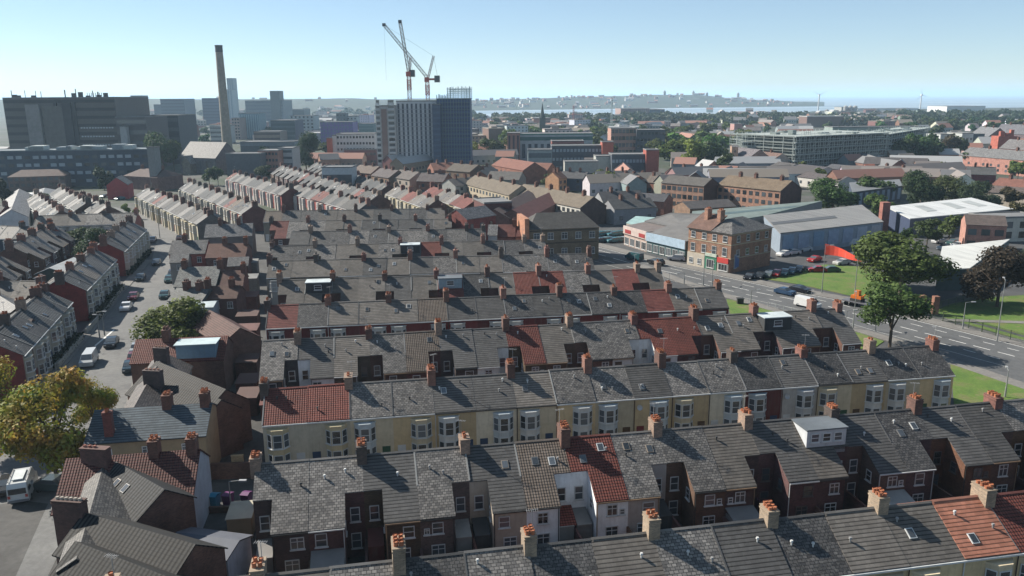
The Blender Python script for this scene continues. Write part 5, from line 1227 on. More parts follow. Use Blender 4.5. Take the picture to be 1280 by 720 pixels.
carp(793,325,RD,(.02,.08,.09),'dark teal van driving on the main road before the shops','van')
carp(820,331,RD,(.02,.02,.022),'black car outside the pale blue shop','suv'); carp(846,326,RD+.5,(.45,.46,.47),'silver car by the corner building kerb','suv')
carp(981,368,RU,(.03,.07,.14),'dark blue car on the main road, left of a black car'); carp(1000,365,RU,(.02,.022,.03),'black car following the dark blue car')
carp(1009,384,RU,(.8,.8,.78),'small white van on the near lane of the main road','van')
for i,(px,py,c,l) in enumerate(((937,349,(.02,.02,.025),'black'),(950,348,(.03,.035,.04),'dark grey'),(961,346,(.1,.13,.12),'grey-green'),(971,345,(.45,.02,.02),'red'),(981,344,(.05,.12,.14),'teal'),(990,342,(.04,.1,.15),'blue'),(999,340,(.03,.06,.09),'navy'))):
    carp(px,py,RD+math.pi/2+.35,c,f'{l} parked car in the row beside the corner building')
for i,(px,py,c,l) in enumerate(((980,320,(.8,.8,.78),'white parked car in front of the mural wall, left'),(990,318,(.7,.7,.7),'pale silver parked car beside the white one'),(1005,314,(.6,.65,.7),'pale blue parked car in front of the mural wall'),(1018,310,(.3,.33,.35),'grey parked car in front of the mural wall, right'),(1018,327,(.45,.03,.03),'red parked car left of the hoarding'),(1021,340,(.4,.02,.03),'dark red parked car below the hoarding'),(1052,331,(.5,.5,.48),'silver parked car below the hoarding, middle'),(1046,308,(.7,.7,.68),'white parked van against the mural wall'),(1060,307,(.5,.52,.55),'pale grey parked van against the mural wall'),(1038,340,(.05,.12,.08),'dark green parked car at the lawn corner'))):
    carp(px,py,random.uniform(-.4,.4)+RD+1.2,c,l,'van' if ' van' in l else 'car')
cols=[(.04,.15,.17),(.05,.18,.22),(.3,.33,.34),(.03,.08,.1),(.12,.2,.2),(.5,.5,.5)]
for i in range(12):
    px=750+(i%6)*5.6; py=303-(i//6)*8-(i%3)*.5; carp(px,py,RD+1.3,random.choice(cols),f"{['dark','blue-green','grey','teal','pale','deep teal'][i%6]} parked car in the {['front','rear'][i//6]} row of the car park, {ORD[i%6]} from left")
for i,(px,py,c) in enumerate(((1174,304,(.6,.6,.6)),(1178,297,(.75,.75,.75)),(1190,306,(.04,.1,.1)),(1180,312,(.4,.45,.5)),(1197,309,(.6,.65,.68)),(1158,287,(.75,.75,.76)))):
    carp(px,py,RD+1.3+random.uniform(-.3,.3),c,f'{["silver","white","dark teal","grey-blue","pale blue","bright white"][i]} parked car in the yard of the white warehouse')
carp(158,387,SD,(.7,.71,.72),'white car on the left street behind a dark red car'); carp(167,374,SD,(.16,.03,.04),'dark red car on the left street'); carp(196,331,SD,(.015,.015,.017),'black car alone in the far sunlit part of the left street')
carp(183,311,SD,(.02,.02,.025),'dark parked car under the far cream group'); carp(163,463,SD+.05,(.03,.05,.06),'dark parked car beside the rounded tree and brick houses'); carp(168,452,SD+.05,(.18,.05,.05),'maroon parked car beside the rounded tree')
carp(112,455,SD,(.6,.62,.62),'pale parked van in the shade of the nearest cream group','van'); carp(212,352,SD,(.06,.12,.12),'teal parked car by the grey corner house'); carp(206,372,SD,(.05,.1,.1),'dark green parked car by the round corner tree')
carp(12,613,SD+.1,(.03,.03,.03),'black parked car under the autumn tree'); carp(70,612,SD+1.2,(.08,.1,.1),'grey parked car behind the camper van')
for i,(px,py) in enumerate(((232,268),(150,250),(132,247),(142,247))): carp(px,py,1.2,random.choice(cols),f"small parked car near the head of the cream row, {ORD[i]} of the cluster")
for i,(px,py,c) in enumerate(((216,345,(.02,.03,.03)),(222,333,(.3,.3,.32)),(228,322,(.05,.06,.08)),(190,398,(.05,.05,.06)),(172,440,(.4,.42,.43)),(140,432,(.03,.04,.05)),(176,350,(.04,.05,.05)),(191,302,(.25,.25,.26)),(225,300,(.06,.02,.02)))): carp(px,py,SD,c,f'{["black","silver","navy","dark grey","pale grey","near black","dark green","mid grey","dark maroon"][i]} parked car along the left street kerb')
# camper van
p=P(30,618); t=thing('camper_van','white high-roofed camper van with roof rails parked bottom left','van',(p.x,p.y,.012),rdir((30,618),(46,580)))
prof=[(-2.5,.4),(-2.55,1.9),(-2.35,2.35),(1.2,2.45),(1.75,1.75),(2.5,1.35),(2.55,.45)]
m=MB(); prism(m,prof,-.98,.98,0,.10,1.2); m.build('body',M['paint'],t,(.62,.64,.64))
def pane_(q): g=MB(); g.poly(q); g.build('window',M['glass'],t)
pane_([(-2.575,-.8,1.25),(-2.575,-.8,1.85),(-2.575,.8,1.85),(-2.575,.8,1.25)])
for s in (-1,1):
    for a,b in ((-2.2,-1.0),(-.8,.3),(.5,1.4)):
        y=s*(.99-.04); q=[(a,y+s*.015,1.25),(b,y+s*.015,1.25),(b-.05,y-s*.045,1.85),(a,y-s*.045,1.85)]; pane_(q if s<0 else q[::-1])
pane_([(1.78,-.8,1.77),(1.78,.8,1.77),(1.24,.75,2.4),(1.24,-.75,2.4)])
for s in (-1,1):
    r=MB(); r.box(-2.2,1.1,s*.78-.03,s*.78+.03,2.5,2.56); [r.box(a,a+.06,s*.78-.03,s*.78+.03,2.36,2.5) for a in (-2,-.6,.9)]; r.build('roof_rail',M['metal'],t,(.3,.3,.3))
    for a in (-1.5,1.6): link('wheel',car_parts('van')[2],t,(.03,.03,.03),(a,s*.9,.33))
    m=MB(); m.box(-2.6,-2.55,s*.78-.12,s*.78+.12,.85,1.15); m.build('tail_light',M['plain'],t,(.4,.05,.03))
m=MB(); m.box(-1.8,.6,-.5,.5,2.47,2.56); m.build('solar_panel',M['glass'],t,(.1,.1,.12)) if False else m.build('roof_vent',M['plain'],t,(.55,.6,.62))
m=MB(); m.box(-2.68,-2.55,-.95,.95,.42,.62); m.build('bumper',M['plain'],t,(.15,.15,.16))
# truck with orange load
p=P(1077,384); t=thing('flatbed_truck','blue flatbed truck carrying an orange digger beside the round street tree','truck',(p.x,p.y,.012),RU)
m=MB(); prism(m,[(-3.6,.6),(-3.6,1.5),(-3.3,2.5),(-1.9,2.55),(-1.9,.6)],-1.05,1.05); m.build('cab',M['paint'],t,(.04,.08,.35))
m=MB(); m.box(-1.8,3.6,-1.1,1.1,.85,1.05); m.build('bed',M['metal'],t,(.2,.2,.22)); m=MB(); m.box(-3.62,-3.6,-.9,.9,1.6,2.3); m.build('window',M['glass'],t)
for a in (-2.8,1.6,2.7):
    for s in (-1,1): link('wheel',car_parts('van')[2],t,(.03,.03,.03),(a,s*.95,.45)).scale=(1.35,1.2,1.35)
t2=thing('mini_digger','orange mini digger on the blue flatbed truck','digger',(p.x-math.cos(RU)*-1.0,p.y+math.sin(RU)*1.0,1.07),RU)
m=MB(); m.box(-1,1.1,-.6,.6,.5,1.1); m.build('body',M['paint'],t2,(.75,.2,.03)); m=MB(); m.box(-.4,.5,-.5,.4,1.1,2.1); m.build('cab',M['paint'],t2,(.7,.22,.05))
m=MB(); m.box(-1.1,1.1,-.8,-.5,0,.5); m.box(-1.1,1.1,.5,.8,0,.5); m.build('track',M['rubber'],t2,(.03,.03,.03)); m=MB(); m.tube((-.9,.1,.9),(-2.0,.1,1.9),.12); m.tube((-2.0,.1,1.9),(-2.6,.1,.8),.1); m.build('arm',M['paint'],t2,(.75,.2,.03))
# ------------------------------------------------------------ street furniture
def lamp(px,pb,hp,label,arm=1.2,rz=0,col=(.35,.36,.35)):
    p=P(px,pb); h=hp*depth_at(px,pb)/FP; t=thing('street_lamp',label,'street lamp',(p.x,p.y,.12),rz)
    m=MB(); m.tube((0,0,0),(0,0,1.4),.13,.12,8); m.tube((0,0,1.4),(0,0,h),.09,.05,8); m.tube((0,0,h),(arm,0,h+.15),.045,.04,6); m.build('pole',M['metal'],t,col)
    m=MB(); m.T=Matrix.Translation((arm,0,h+.1)); m.box(-.1,.6,-.14,.14,-.05,.09); m.build('lamp_head',M['metal'],t,(.5,.5,.5)); return t
for x,y,h,l in ((879,357,43,'tall street lamp in front of the green shop'),(890,357,25,'short street lamp right of the tall one before the shops'),(855,356,14,'low sign post on the near kerb before the shops'),(1027,367,60,'tall street lamp at the left lawn edge'),
 (1068,370,62,'street lamp behind the flatbed truck'),(1066,411,44,'slim street lamp on the near pavement left of the round tree'),(1055,431,43,'dark street lamp on the small lawn left of the round tree'),(1246,427,78,'tall street lamp on the right lawn edge'),
 (1203,412,34,'leaning post before the right lawn fence'),(1256,497,34,'thin post on the corner grass at right'),(938,385,22,'small lamp beside the gable of the fourth row'),(200,298,44,'street lamp at the bend of the left street'),(131,420,26,'left of two posts at the left street junction'),(125,424,34,'second post at the left street junction'),
 (291,655,56,'pale lamp post among the wheelie bins'),(1094,414,22,'sign post right of the round tree trunk')):
    lamp(x,y,h,l,1.1,random.choice((0,math.pi,1.2)))
def wheelie(px,py,col,label):
    p=P(px,py); t=thing('wheelie_bin',label,'bin',(p.x,p.y,.01),R(170)); m=MB()
    m.poly([(-.26,-.3,.08),(.26,-.3,.08),(.3,-.38,1.0),(-.3,-.38,1.0)]); m.poly([(.26,.3,.08),(-.26,.3,.08),(-.3,.36,1.0),(.3,.36,1.0)]); m.poly([(-.26,.3,.08),(-.26,-.3,.08),(-.3,-.38,1.0),(-.3,.36,1.0)]); m.poly([(.26,-.3,.08),(.26,.3,.08),(.3,.36,1.0),(.3,-.38,1.0)]); m.poly([(-.26,.3,.08),(.26,.3,.08),(.26,-.3,.08),(-.26,-.3,.08)])
    m.build('bin_body',M['plain'],t,col); m=MB(); m.slab([(-.33,-.42,1.0),(.33,-.42,1.0),(.3,.0,1.12),(-.3,.0,1.12)],.04); m.slab([(-.3,0,1.12),(.3,0,1.12),(.33,.4,1.03),(-.33,.4,1.03)],.04); m.build('lid',M['plain'],t,tuple(c*1.2 for c in col))
    m=MB(); m.T=Matrix.Rotation(math.pi/2,4,'Y'); m.cyl(-.1,.3,-.3,-.22,.1,.1,10); m.cyl(-.1,.3,.22,.3,.1,.1,10); m.build('wheel',M['rubber'],t,(.03,.03,.03))
    m=MB(); m.box(-.12,.12,-.40,-.385,.62,.78); m.build('label_plate',M['plain'],t,(.7,.7,.72)); t.scale=(1.35,1.35,1.35)
wheelie(269,634,(.02,.22,.35),'blue wheelie bin, leftmost of three in the passage'); wheelie(286,633,(.12,.025,.11),'purple wheelie bin between the blue bin and the right purple bin'); wheelie(309,632,(.11,.025,.11),'purple wheelie bin at the right beside the second row wall')
p=P(304,664); t=thing('garden_shed','small pale roofed garden shed below the wheelie bins','shed',(p.x,p.y,0),R(8)); m=MB(); m.box(-1.1,1.1,-1.4,1.4,0,2.1); m.build('wall',M['plain'],t,(.35,.27,.16)); m=MB(); m.slab([(-1.2,-1.5,2.15),(1.2,-1.5,2.15),(1.2,1.5,2.4),(-1.2,1.5,2.4)],.08); m.build('roof',M['felt'],t,(.5,.46,.36))
def line_fence(label,a,b,h,col,step=2.5,name='fence',cat='fence',rails=(.3,.95),bars=None,z0=.12,post=.05):
    u=(b-a); t=thing(name,label,cat,(a.x,a.y,z0),math.atan2(u.y,u.x)); n=max(2,int(u.length/step)); m=MB()
    for i in range(n+1): m.box(u.length*i/n-post,u.length*i/n+post,-post,post,0,h)
    m.build('post',M['metal'],t,col); m=MB()
    for r in rails: m.box(0,u.length,-.03,.03,h*r-.04,h*r)
    if bars:
        k=int(u.length/bars)
        for i in range(k): m.box(u.length*i/k-.012,u.length*i/k+.012,-.012,.012,.1,h*.98)
    m.build('rail',M['metal'],t,col); return t
line_fence('green railing along the right lawn',P(1163,398),P(1300,436),1.7,(.06,.09,.05),bars=.22,name='railing')
line_fence('upper green railing behind the right lawn',P(1166,390),P(1230,372),1.7,(.06,.09,.05),bars=.25,name='railing')
line_fence('pale guard rail on the near kerb of the main road',P(960,384),P(1000,395),1.0,(.4,.42,.42),step=1.6,name='guard_rail',cat='railing')
line_fence('low white garden wall rail along the nearest cream group',P(70,463),P(104,424),1.0,(.45,.45,.42),step=3,rails=(.5,1.0),name='garden_rail',cat='railing',post=.09)
for a,b,l in (((108,418),(126,398),'first'),((128,396),(156,360),'second'),((72,462),(104,425),'nearest')):
    a=P(*a); b=P(*b); u=b-a; m=MB(); m.box(0,u.length,-.12,.12,.0,.9); o=m.build('garden_wall',M['render'],None,(.42,.40,.35)); o.location=(a.x,a.y,0.1); o.rotation_euler=(0,0,math.atan2(u.y,u.x)); tag(o,f'low pale garden wall before the cream houses left of the street, {l} stretch','wall')
def hedge(label,a,b,h,w,col,seed):
    rnd=random.Random(seed); u=b-a; m=MB(); n=int(u.length*90)
    for i in range(n):
        q=Vector((rnd.uniform(0,u.length),rnd.uniform(-w,w),rnd.uniform(.1,h)*(1 if rnd.random()<.6 else .9))); c=Vector((rnd.uniform(-1,1),rnd.uniform(-1,1),rnd.uniform(-1,1))).normalized(); d=c.orthogonal().normalized(); s=.14; m.poly([q-c*s-d*s,q+c*s-d*s,q+c*s+d*s,q-c*s+d*s])
    o=m.build('hedge',M['leaf'],None,col); o.location=(a.x,a.y,0.1); o.rotation_euler=(0,0,math.atan2(u.y,u.x)); tag(o,label,'hedge')
hedge('dark garden hedge before the nearest cream group',P(64,462),P(98,424),1.3,1.0,(.02,.035,.015),1); hedge('dark garden hedge before the middle cream group',P(118,402),P(150,362),1.3,.9,(.02,.035,.015),2); hedge('dark garden hedge before the far cream group',P(160,345),P(186,317),1.3,.8,(.02,.035,.015),3)
t=thing('litter_bin','black bin box on the small lawn left of the round tree','bin',(P(1061,431).x,P(1061,431).y,.13)); m=MB(); m.box(-.9,.9,-.4,.4,0,1.2); m.build('body',M['plain'],t,(.02,.02,.02)); m=MB(); m.box(-1,1,-.5,.5,1.2,1.3); m.build('lid',M['plain'],t,(.03,.03,.03))
t=thing('litter_bin','black bin box by the gable lawn of the fifth row','bin',(P(925,380).x,P(925,380).y,.13)); m=MB(); m.box(-.6,.6,-.4,.4,0,1.0); m.build('body',M['plain'],t,(.02,.02,.02)); m=MB(); m.box(-.7,.7,-.5,.5,1.0,1.1); m.build('lid',M['plain'],t,(.03,.03,.03))
t=thing('gate_pillar','pair of brown brick gate pillars where the yard meets the right pavement','pillar',(P(1151,393).x,P(1151,393).y,.1)); m=MB(); m.box(-.5,.5,-.5,.5,0,3.6); m.box(2.0,3.0,-.5,.5,0,3.4); m.build('pillar',M['brick'],t,(.25,.12,.08))
# ------------------------------------------------------------ the setting
def sheet(name,pts,z,mat,kind='structure',label=None,step=None,cat=None):
    m=MB(); pts=[Vector((p[0],p[1])) for p in pts]
    area=sum(pts[i].x*pts[(i+1)%len(pts)].y-pts[(i+1)%len(pts)].x*pts[i].y for i in range(len(pts)))
    if area<0: pts=pts[::-1]
    P3=[(p.x,p.y,z) for p in pts]
    if step: m.slab(P3,step)
    else: m.poly(P3)
    o=m.build(name,mat); o['kind']=kind
    if label: o['label']=label
    return o
MG=m_ground('far_land',[(.055,.06,.045),(.03,.05,.02),(.09,.085,.08),(.035,.055,.022)],.02,.95,.12)
MA=m_ground('asphalt',[(.05,.052,.056),(.085,.087,.09)],.15,.9,2.0)
MA2=m_ground('street_asphalt',[(.13,.13,.13),(.17,.17,.165)],.2,.9,1.5,0,(.16,.6,(.07,.07,.072),.6))
MR=m_ground('road_asphalt',[(.085,.088,.092),(.12,.122,.124)],.08,.85,1.2,0,(.13,.6,(.045,.046,.048),.7))
MP=m_ground('paving',[(.17,.16,.15),(.22,.21,.195)],.3,.9,2.5)
MGr=m_ground('grass',[(.065,.135,.014),(.10,.175,.02),(.15,.16,.05)],.25,.95,3.0,.1,(.22,.62,(.15,.13,.06),.5))
MY=m_ground('yard_concrete',[(.045,.044,.042),(.09,.088,.085)],.2,.9,1.5)
sheet('ground',[(-26000,-800),(26000,-800),(26000,40000),(-26000,40000)],0,MG)
sheet('street',[(-170,28),(150,28),(150,262),(-170,262)],.006,MA)
sheet('yards',[(-60,40),(58,50),(20,245),(-75,245)],.012,MY)
# main road
farK=[(640,283),(700,296),(744,307),(828,329),(885,341),(971,360),(1061,377),(1150,401),(1300,438)]
nearK=[(640,292),(700,306),(745,318),(805,331),(860,352),(909,368),(971,386),(1027,399),(1080,412),(1130,427),(1190,449),(1300,486)]
F=[P(*q) for q in farK]; N=[P(*q) for q in nearK]
sheet('road',F+N[::-1],.02,MR)
def strip_along(name,line,off,w,z,mat,step=None,dash=None,gap=None,label=None):
    """ribbon following a polyline, offset to its left"""
    m=MB(); pts=[Vector(p) for p in line]; cum=0
    def nrm(i):
        a=pts[max(0,i-1)]; b=pts[min(len(pts)-1,i+1)]; d=(b-a).normalized(); return Vector((-d.y,d.x))
    L=[p+nrm(i)*off for i,p in enumerate(pts)]; Q=[p+nrm(i)*(off+w) for i,p in enumerate(pts)]
    if dash:
        for i in range(len(L)-1):
            seg=(L[i+1]-L[i]).length; k=max(1,int(seg/(dash+gap)))
            for j in range(k):
                s=j/k; e=s+dash/(dash+gap)/k
                a,b,c,d=L[i].lerp(L[i+1],s),L[i].lerp(L[i+1],e),Q[i].lerp(Q[i+1],e),Q[i].lerp(Q[i+1],s)
                m.poly([(a.x,a.y,z),(b.x,b.y,z),(c.x,c.y,z),(d.x,d.y,z)])
    else:
        for i in range(len(L)-1):
            q=[(v.x,v.y,z) for v in (L[i],L[i+1],Q[i+1],Q[i])]
            if step: m.slab(q,step)
            else: m.poly(q)
    o=m.build(name,mat); o['kind']='structure'; return o
MW=m_plain('road_paint',.7,0,.2,2); 
def paint(o,c=(.55,.55,.53)): o.color=(*c,1); return o
strip_along('pavement',F[1:],.0,3.2,.13,MP,.11); strip_along('kerb',F[1:],-.22,.2,.14,MP,.12)
strip_along('pavement',N[3:],-2.4,2.2,.13,MP,.11); strip_along('kerb',N[3:],-.2,.2,.15,MP,.12)
mid=[f.lerp(N[min(len(N)-1,i)],.5) for i,f in enumerate(F[:0])]
def lerpline(t):
    # sample both kerbs by photo x
    out=[]
    for x in range(700,1301,30):
        def yy(K):
            for (a,b) in zip(K,K[1:]):
                if a[0]<=x<=b[0]: return a[1]+(b[1]-a[1])*(x-a[0])/(b[0]-a[0])
        y0,y1=yy(farK),yy(nearK)
        a=P(x,y0); u=(P(x+20,y0+4.4)-a).normalized(); n=Vector((u.y,-u.x))
        out.append(a+n*t)
    return out
paint(strip_along('lane_marking',lerpline(3.3),0,.16,.032,MW,dash=4,gap=4)); paint(strip_along('lane_marking',lerpline(10.0),0,.16,.032,MW,dash=4,gap=4)); paint(strip_along('lane_marking',lerpline(6.7),0,.2,.032,MW,dash=6,gap=2.5)); paint(strip_along('edge_line',lerpline(.7),0,.15,.032,MW)); paint(strip_along('edge_line',lerpline(12.8),0,.12,.032,MW),(.4,.4,.38))
# grass
def lawn(name,px): o=sheet('grass',[P(*q) for q in px],.10,MGr,step=.08); return o
lawn('grass',[(955,349),(1000,339),(1030,331),(1080,334),(1130,352),(1148,380),(1140,389),(1090,375),(1061,369.5),(1000,356)])
lawn('grass',[(1163,391),(1190,380),(1240,372),(1300,368),(1300,425),(1240,408)])
lawn('grass',[(1185,396),(1300,428),(1300,432),(1180,397)])
lawn('grass',[(908,374),(955,384),(1015,402),(1075,417),(1105,427),(1092,436),(1040,438),(1000,438),(915,402)])
lawn('grass',[(1188,456),(1230,468),(1300,494),(1300,545),(1196,545)])
paint(sheet('path',[P(*q) for q in [(1170,399),(1300,403),(1300,406),(1170,402)]],.16,MP))
# left street, pavements, side road openings
Sl=[P(*q) for q in [(20,560),(72,470),(110,424),(150,372),(190,325),(196,300),(170,276),(140,258)]]
Sr=[P(*q) for q in [(130,600),(165,480),(185,425),(215,372),(232,335),(250,312),(225,294),(172,266)]]
sheet('street_surface',Sl+Sr[::-1],.02,MA2); strip_along('pavement',Sr[:6],-2.2,2.2,.13,MP,.11); strip_along('pavement',Sl[:5],.0,2.0,.13,MP,.11); strip_along('pavement',[P(250,309),P(225,294),P(166,262)],-1.9,2.0,.13,MP,.11)
sheet('street_surface',[P(*q) for q in [(-60,720),(-60,600),(20,560),(130,600),(110,640),(70,700),(40,760)]],.024,MA2)
o=sheet('pavement',[P(*q) for q in [(-60,640),(30,626),(60,630),(20,720),(-60,760)]],.03,MY)
paint(sheet('lane_marking',[P(*q) for q in [(118,432),(142,412),(143.5,412.6),(119.5,433)]],.034,MW)); 
# parking bays
for i in range(5):
    paint(sheet('bay_marking',[P(*q) for q in [(34+i*3,241+i*5),(60+i*3,240+i*5),(61+i*3,242+i*5),(35+i*3,243+i*5)]],.03,MW),(.6,.62,.62))
# ------------------------------------------------------------ water and far shore
def m_water():
    t=NT('water'); g=t.n('ShaderNodeTexCoord').outputs['Object']; mp=t.n('ShaderNodeMapping'); t.l(g,mp.inputs[0]); mp.inputs['Scale'].default_value=(.0004,.004,1)
    f=t.noise(mp.outputs[0],1.5,5,.6); t.base(t.mix(t.ramp(f,.4,.65,0,1),(.16,.22,.27),(.36,.42,.47))); t.b.inputs['Roughness'].default_value=.45; return t.mat
MWt=m_water()
wp=[P(555,150),P(600,147.5),P(700,146.5),P(850,145),P(940,143),P(1000,141),P(1035,138),P(1100,137),P(1300,134.5)]
wp=[Vector((a.x,a.y)) for a in wp]
sheet('water',wp+[Vector((26000,wp[-1].y)),Vector((26000,39900)),Vector((-26000,39900)),Vector((-26000,9000)),Vector((wp[0].x*1.2,2700))],.6,MWt)
def px_of(X,Y): return 640+X/Y*FP/1.0*.973+0
TAB=[(-900,45),(0,43),(300,41),(560,36),(600,28),(640,31),(700,37),(740,41),(820,45),(865,43),(900,27),(960,13),(1000,5),(1012,0)]
def crest(px):
    if px<=TAB[0][0]: return TAB[0][1]
    for a,b in zip(TAB,TAB[1:]):
        if a[0]<=px<=b[0]: return a[1]+(b[1]-a[1])*(px-a[0])/(b[0]-a[0])
    return 0
from mathutils import noise as mn
def bank(px): # distance of the far bank
    return 2550+max(0,px-600)*1.25 if px>590 else 2550-max(0,(590-px))*1.2 if px>300 else 2200
def hgt(px,Y):
    b=bank(px); t=max(0,min(1,(Y-b)/900)); s=t*t*(3-2*t); c=crest(px)
    return 1.0+s*(c+ (5*mn.noise(Vector((px*.015,Y*.002,3)))+2*mn.noise(Vector((px*.06,Y*.004,7))))*(1 if c>6 else .2)) 
m=MB(); NX=150; YS=[0,60,150,250,350,450,560,680,800,950,1300,2200]
def gp(i,j):
    px=-700+(1012+700)*i/NX; Y=bank(px)+YS[j]; x=(px-640)/(FP*.973)*Y; z=hgt(px,Y) if j<len(YS)-1 else hgt(px,Y)*.3
    if j==0: z=.2
    return (x,Y,z)
for i in range(NX):
    for j in range(len(YS)-1): m.poly([gp(i,j),gp(i+1,j),gp(i+1,j+1),gp(i,j+1)])
o=m.build('hills',m_ground('hill_land',[(.02,.035,.018),(.045,.055,.035),(.022,.04,.018),(.07,.07,.06)],.008,.95,.05)); o['kind']='structure'
# small houses: shared meshes
def hut(w,d,h,r,name):
    k=MB(); k.box(-w/2,w/2,-d/2,d/2,0,h,0); 
    if r: 
        k.poly([(-w/2,-d/2,h),(-w/2,0,h+r),(-w/2,d/2,h)][::-1]); k.poly([(w/2,-d/2,h),(w/2,0,h+r),(w/2,d/2,h)])
        k.poly([(-w/2-.3,-d/2-.4,h-.2),(w/2+.3,-d/2-.4,h-.2),(w/2+.3,0,h+r+.1),(-w/2-.3,0,h+r+.1)],1); k.poly([(w/2+.3,d/2+.4,h-.2),(-w/2-.3,d/2+.4,h-.2),(-w/2-.3,0,h+r+.1),(w/2+.3,0,h+r+.1)],1)
    else: k.box(-w/2-.2,w/2+.2,-d/2-.2,d/2+.2,h,h+.6,1); k.box(-w*.2,w*.1,-d*.2,d*.2,h+.6,h+2,1)
    if not r or h>5:
        nn=max(3,int(w/3.2)); 
        for zz in [1.2+3.1*q for q in range(max(1,int(h/3.1)))]:
            for i in range(nn): k.box(-w/2+w*(i+.3)/nn,-w/2+w*(i+.7)/nn,-d/2-.05,-d/2,zz,zz+1.4,2)
    return k
RC=[(.16,.14,.13),(.12,.12,.125),(.24,.12,.09),(.3,.3,.3),(.2,.17,.14)]
hm_={}
def hutmesh(kind,ri):
    if (kind,ri) not in hm_:
        rm=bpy.data.materials.get(f'distant_roof_{ri}')
        if rm is None:
            rm=bpy.data.materials.new(f'distant_roof_{ri}'); rm.use_nodes=True; rm.node_tree.nodes['Principled BSDF'].inputs['Base Color'].default_value=(*RC[ri],1); rm.node_tree.nodes['Principled BSDF'].inputs['Roughness'].default_value=.8
        a={'house':(11,8,5.5,3),'row':(34,8,5.5,3),'shed':(38,22,6.5,0),'block':(22,14,13,0),'villa':(16,11,8,4)}[kind]
        hm_[(kind,ri)]=hut(*a,kind).mesh('distant_'+kind,[M['plain'],rm,M['glass']])
    return hm_[(kind,ri)]
rs=random.Random(21)
WC=[((.7,.7,.68),'white'),((.5,.46,.4),'cream'),((.42,.25,.2),'pink brick'),((.25,.12,.09),'red brick'),((.3,.32,.33),'grey')]
def scatter(desc,x0,x1,y0,y1,n,kinds,ws=None):
    for i in range(n):
        px=rs.uniform(x0,x1); py=rs.uniform(y0,y1); p=P(px,py); kd=rs.choice(kinds); wc,wn=rs.choice(ws or WC)
        o=link('distant_'+kd,hutmesh(kd,rs.randrange(5)),None,tuple(c*rs.uniform(.8,1.1) for c in wc),(p.x,p.y,0),rs.uniform(-.5,.5)+rs.choice((0,0,1.4)))
        tag(o,f"distant {wn} {dict(house='house',row='row of houses',shed='flat shed',block='block',villa='villa')[kd]} {desc}",'building' if kd in('shed','block') else 'house',f"distant {wn} {kd} {desc}")
scatter('in the city centre haze left of the chimney',100,280,140,172,34,['shed','block','house','block','row'])
scatter('between the chimney and the crane towers',290,470,140,178,46,['shed','block','row','house'])
scatter('beyond the brick and teal institute',590,830,149,166,56,['shed','shed','house','row'],WC[:1]+WC)
scatter('behind the netted tower and brick pavilion',560,760,150,182,34,['shed','row','house','block'])
scatter('in the docklands before the sea',840,1150,140,158,80,['shed','house','row','villa'],WC[:1]+WC)
scatter('among trees left of the scaffold block',830,1000,158,182,26,['house','row'])
scatter('between woods near the right edge',1120,1290,150,206,34,['house','villa','row'])
scatter('behind the blue offices at far left',-20,230,196,214,10,['row','house','shed'])
scatter('between the maisonettes and the road trees',740,900,205,246,12,['house','row'])
scatter('beyond the crane tower roofs',400,640,196,214,12,['house','row'])
scatter('in the bungalow estate',900,1200,196,240,30,['house','row'])
for i in range(170):
    px=rs.uniform(595,985) if i<140 else rs.uniform(150,560); b=bank(px); Y=b+rs.uniform(90,880); k=hutmesh(rs.choice(['house','row','villa']),rs.randrange(5)); wc,wn=rs.choice([((.7,.68,.64),'pale'),((.4,.22,.18),'brick')])
    o=link('hillside_house',k,None,wc,((px-640)/(FP*.973)*Y,Y,hgt(px,Y)-.5),rs.uniform(-.5,.5)); o.scale=(.8,1,1); tag(o,f'tiny {wn} house on the hillside across the river','house',f'{wn} houses across the river')
for px,l,hh in ((856,'small dome landmark on the far hill crest, left',14),(872,'pale domed church on the far hill crest',12),(909,'slim tower on the far shore',26),(822,'tiny tower on the far hill skyline',16)):
    Y=bank(px)+820; t=thing('landmark_tower',l,'tower',((px-640)/(FP*.973)*Y,Y,hgt(px,Y)-1)); m=MB(); m.box(-5,5,-5,5,0,hh); m.build('tower',M['plain'],t,(.4,.4,.38)); m=MB(); m.cyl(0,0,hh,hh+5,5,1.5,10); m.build('dome',M['plain'],t,(.35,.36,.35))
